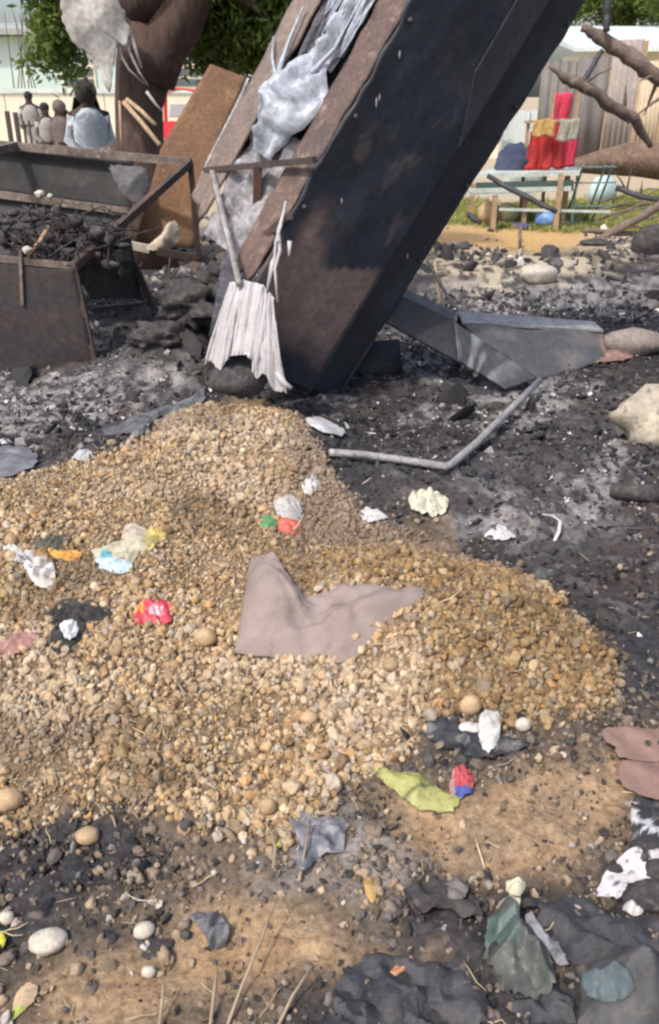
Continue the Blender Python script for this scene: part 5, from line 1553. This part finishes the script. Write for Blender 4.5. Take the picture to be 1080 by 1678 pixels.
TAN = [(.43, .315, .185), (.37, .26, .145), (.30, .195, .105), (.48, .38, .255), (.25, .165, .095), (.40, .335, .26), (.41, .25, .115), (.29, .235, .19)]
x, y = cand(126000, -2.6, 1.6, .75, 4.3)
g_ = Z_GRAVEL(x, y)
x, y = keep(x, y, sstep(.1, .85, g_))
n = len(x)
hp = Z_HEAP(x, y)
r = np.clip(RNG.lognormal(math.log(.0076), .32, n), .0035, .018)
low = sstep(2.1, 1.6, y)
sz = fbm(x * 2.2, y * 2.2, 121, 4)
r = r * (1 + .15 * low) * (.68 + .42 * sstep(.36, .62, sz)) * np.where(RNG.random(n) < .04, 1.5, 1)
z = hgt(x, y) + RNG.uniform(-.2, .8, n) * r * 1.1
col = palette(n, TAN, [3, 3.2, 2.4, 1.6, 1.3, 1.0, 1.0, .7])
col = col * (1 - .30 * hp)[:, None] * np.where(hp[:, None] > .5, (1.02, .97, .86), (1, 1, 1))  # heap browner; its shaded flank and crest darkened into the pebble colour
pale = sstep(.50, .64, fbm(x * 1.7, y * 1.7, 131, 4))
col = lerp(col, (.50, .42, .33), pale * .35 * (1 - hp))
ash_ = sstep(.54, .66, fbm(x * 3.1, y * 3.1, 133, 4)) * sstep(1, .5, g_[:0].mean() if False else Z_GRAVEL(x, y))
col = lerp(col, (.15, .135, .125), ash_ * .8)
dirt = sstep(.56, .66, fbm(x * 2.6, y * 2.6, 91, 4))
col = col * (1 - .35 * dirt)[:, None]
fl_ = sstep(.1, .3, x + .38) * sstep(2.55, 2.8, y)
col = lerp(col, (.19, .145, .115), fl_ * .7)
sc = r[:, None] * RNG.uniform(.85, 1.15, (n, 3))
scatter('gravel', np.stack([x, y, z], 1), euler(n), sc, RNG.integers(0, len(SRC_P), n), col, SRC_P)

# grit between the pebbles
x, y = cand(70000, -2.4, 1.5, .75, 4.2, .3)
x, y = keep(x, y, sstep(.05, .6, Z_GRAVEL(x, y)))
n = len(x)
r = np.clip(RNG.lognormal(math.log(.0036), .3, n), .002, .007)
scatter('grit', np.stack([x, y, hgt(x, y) + RNG.uniform(0, .011, n)], 1), euler(n), r[:, None] * RNG.uniform(.7, 1.3, (n, 3)), RNG.integers(0, 5, n),
        palette(n, [(.36, .275, .185), (.27, .195, .125), (.19, .14, .10), (.46, .39, .30), (.12, .10, .085)], [3, 3, 2, 1, 1]) * (1 - .25 * Z_HEAP(x, y))[:, None],  # grit colour carries the same painted shade over the heap
        [hid('grit_chunk_%02d' % i, chunk(700 + i, .4), M['gravel'], False) for i in range(5)])

# loose stones in the soil below and between
x, y = cand(20000, -2.4, 2.4, .65, 3.2)
g_ = Z_GRAVEL(x, y)
bk = zmax(Z_BLACK, x, y)
sd_ = zmax(Z_SAND, x, y)
p_ = (1 - g_) * np.where(y < 1.95, .85, .25) * (1 - .8 * sd_) * sstep(.3, .6, fbm(x * 3, y * 3, 93, 3) + .1)
x, y = keep(x, y, p_)
n = len(x)
r = np.clip(RNG.lognormal(math.log(.0065), .45, n), .0025, .018)
col = palette(n, [(.30, .22, .15), (.22, .17, .13), (.38, .29, .2), (.14, .12, .11), (.42, .38, .34), (.08, .075, .075)], [3, 3, 2, 2, .8, 2])
col = lerp(col, (.075, .07, .068), np.maximum(zmax(Z_BLACK, x, y), masks(x, y)['burn']) * .75 * (RNG.random(n) < .85))
scatter('loose_stones', np.stack([x, y, hgt(x, y) + r * RNG.uniform(0, .7, n)], 1), euler(n), r[:, None] * RNG.uniform(.8, 1.2, (n, 3)), RNG.integers(0, len(SRC_P), n), col,
        [hid('loose_pebble_%02d' % i, pebble(150 + i), M['gravel']) for i in range(5)])

# charcoal and rubble chips
def chipfield(name, N, x0, x1, y0, y1, size, sig, lo, hi, pfun, cols, wts, src, tilt=math.pi, lift=.4, mg=.5, zs=1.0):
    x, y = cand(N, x0, x1, y0, y1, mg)
    x, y = keep(x, y, pfun(x, y))
    n = len(x)
    d = np.hypot(x, y)
    r = np.clip(RNG.lognormal(math.log(size), sig, n), lo, hi) * (1 + .10 * np.clip(d - 3, 0, 8))
    return scatter(name, np.stack([x, y, hgt(x, y) + r * RNG.uniform(-.1, lift, n)], 1), euler(n, tilt), r[:, None] * RNG.uniform(.75, 1.3, (n, 3)) * (1, 1, zs), RNG.integers(0, len(src), n), palette(n, cols, wts), src)
def burnt(x, y):
    m = masks(x, y)
    return np.clip(np.maximum(m['burn'], m['black']), 0, 1)
clump = lambda x, y, s=95, f=2.4, a=.4, b_=.62: sstep(a, b_, fbm(x * f, y * f, s, 4))
def dup_src(pre, objs):
    out = []
    for i, o_ in enumerate(objs):
        out.append(bpy.data.objects.new('%s_%02d' % (pre, i), o_.data))
    return out
chipfield('charcoal_rubble', 80000, -3.6, 3.6, .6, 7.5, .0062, .55, .002, .030, lambda x, y: burnt(x, y) * (.35 + .65 * clump(x, y)) * np.where(y > 4.5, .45, 1),
          [(.030, .029, .032), (.046, .045, .048), (.075, .073, .076), (.020, .020, .023), (.065, .051, .045), (.18, .176, .178)], [4, 4, 2.2, 3, .8, .9], SRC_C, lift=.5)
chipfield('ash_flakes', 46000, -3.4, 3.4, .6, 7.0, .0080, .5, .003, .03, lambda x, y: np.clip(burnt(x, y) * .22 * clump(x, y, 97, 2.0) + zmax(Z_ASH, x, y) * .75 * clump(x, y, 99, 5, .35, .6), 0, 1) * (1 - Z_GRAVEL(x, y)),
          [(.50, .49, .49), (.36, .35, .35), (.26, .25, .255), (.62, .60, .58), (.20, .19, .19)], [3, 3, 3, 1, 2], SRC_F, tilt=.7, lift=.6, zs=.8)
chipfield('twigs', 2600, -3.0, 3.2, .65, 7.5, .026, .45, .010, .07, lambda x, y: np.clip(burnt(x, y) * .7 + .3 * (1 - Z_GRAVEL(x, y)), 0, 1) * (1 - .6 * zmax(Z_SAND, x, y)),
          [(.05, .045, .042), (.12, .10, .09), (.24, .20, .16), (.34, .30, .27), (.03, .03, .03)], [4, 3, .8, .3, 3], SRC_T, tilt=.25, lift=.25)
chipfield('straw_bits', 1500, -2.0, 1.4, .7, 3.6, .020, .45, .008, .06, lambda x, y: np.where(y < 2.2, .8, .35) * (.3 + .7 * clump(x, y, 103, 2)),
          [(.55, .45, .3), (.42, .33, .2), (.62, .56, .46)], [3, 2, 1], dup_src('straw', SRC_T), tilt=.35, lift=.6)
chipfield('soil_crumbs', 30000, -1.8, 1.8, .62, 2.1, .0045, .5, .0015, .014, lambda x, y: (1 - Z_GRAVEL(x, y)) * (.25 + .75 * clump(x, y, 105, 4)) * (1 - .75 * zmax(Z_SAND, x, y)),
          [(.16, .12, .085), (.10, .08, .065), (.24, .18, .12), (.045, .042, .042), (.34, .29, .24)], [3, 3, 2, 3, 1], dup_src('crumb', SRC_C), lift=.5)
chipfield('sand_litter', 700, -1.2, 1.6, .7, 2.2, .008, .5, .003, .03, lambda x, y: zmax(Z_SAND, x, y) * .9,
          [(.06, .05, .045), (.14, .10, .07), (.10, .08, .06)], [3, 2, 2], dup_src('litter_flake', SRC_F), tilt=.4, lift=.3)
chipfield('far_rubble', 12000, -4.5, 7.5, 6.5, 13, .013, .55, .005, .05, lambda x, y: np.clip(.8 * clump(x, y, 107, 1.2) * (1 - zmax(Z_GREEN, x, y)) * (1 - .85 * zmax(Z_YSAND, x, y)), 0, 1) * np.where(y > 10.5, .35, 1),
          [(.06, .058, .06), (.11, .10, .10), (.20, .19, .185), (.34, .30, .25), (.5, .47, .43), (.035, .034, .036)], [3, 3, 2, 1.2, .5, 3], dup_src('far_chunk', SRC_C), lift=.4, mg=1.0)
chipfield('charred_flakes', 6500, -3.4, 3.4, .6, 7.0, .017, .45, .006, .06, lambda x, y: burnt(x, y) * (.2 + .8 * clump(x, y, 115, 2.2)) * (1 - Z_GRAVEL(x, y)),
          [(.030, .030, .034), (.05, .049, .054), (.08, .078, .082), (.14, .138, .145), (.065, .05, .043)], [4, 4, 2, 1, 1], dup_src('char_flake', SRC_F), tilt=.5, lift=.5, zs=.9)
# larger rubble lumps on the burnt ground
chipfield('burnt_lumps', 260, -3.4, 3.6, 3.6, 9, .045, .4, .02, .11, lambda x, y: burnt(x, y) * .75 * clump(x, y, 109, 1.5),
          [(.028, .027, .03), (.05, .046, .045), (.08, .07, .066), (.15, .14, .135)], [4, 3, 2, .8], dup_src('lump_chunk', SRC_C), lift=.1, zs=.7)
# grass beyond the orange sand
def blade(sd):
    r_ = np.random.default_rng(sd)
    mb = MB()
    for k in range(7):
        a = r_.uniform(0, 6.28)
        o_ = np.array((r_.normal() * .4, r_.normal() * .4, 0))
        d = np.array((math.cos(a), math.sin(a), 0))
        h_ = r_.uniform(.6, 1.2)
        s_ = np.array((-d[1], d[0], 0)) * .07
        mb.add([o_ - s_, o_ + s_, o_ + d * .15 + s_ * .7 + (0, 0, h_ * .6), o_ + d * .15 - s_ * .7 + (0, 0, h_ * .6), o_ + d * .45 + (0, 0, h_)], [(0, 1, 2, 3), (3, 2, 4)])
    return mb
x, y = cand(26000, .8, 9, 9.5, 17, 1.0)
x, y = keep(x, y, zmax(Z_GREEN, x, y) * clump(x, y, 111, 1.1, .3, .5))
n = len(x)
grass = scatter('grass', np.stack([x, y, hgt(x, y)], 1), euler(n, .15), RNG.uniform(.03, .08, n), RNG.integers(0, 4, n), palette(n, [(.20, .24, .06), (.32, .32, .09), (.40, .36, .14), (.11, .15, .05)], [3, 3, 1.5, 1.5]),
                [hid('blade_%02d' % i, blade(500 + i), M['chip'], False) for i in range(4)])

# larger single stones on the gravel, all alike
pro = [pebble(600 + i) for i in range(4)]
cnt = 0
protos = []
for i, mb in enumerate(pro):
    me = bpy.data.meshes.new('stone')
    me.from_pydata([tuple(p) for p in mb.v], [], mb.f)
    me.polygons.foreach_set('use_smooth', [True] * len(me.polygons))
    me.materials.append(M['stone'])
    protos.append(me)
xs_, ys_ = cand(900, -1.3, 1.0, 1.2, 3.6, .0)
k = (Z_GRAVEL(xs_, ys_) > .9) & free(xs_, ys_)
for x_, y_ in list(zip(xs_[k], ys_[k]))[:60]:
    r_ = random.uniform(.0125, .017)
    o = bpy.data.objects.new('stone', protos[cnt % 4])
    COL.objects.link(o)
    o.location = (x_, y_, float(hgt(x_, y_)) + r_ * .6)
    o.scale = (r_ / 1, r_, r_)
    o.rotation_euler = (random.uniform(-.6, .6), random.uniform(-.6, .6), random.uniform(0, 6.28))
    tag(o, 'rounded tan stone, bigger than the pebbles around it, on the gravel heap', 'stone', 'bigger stones lying on the gravel heap')
    cnt += 1
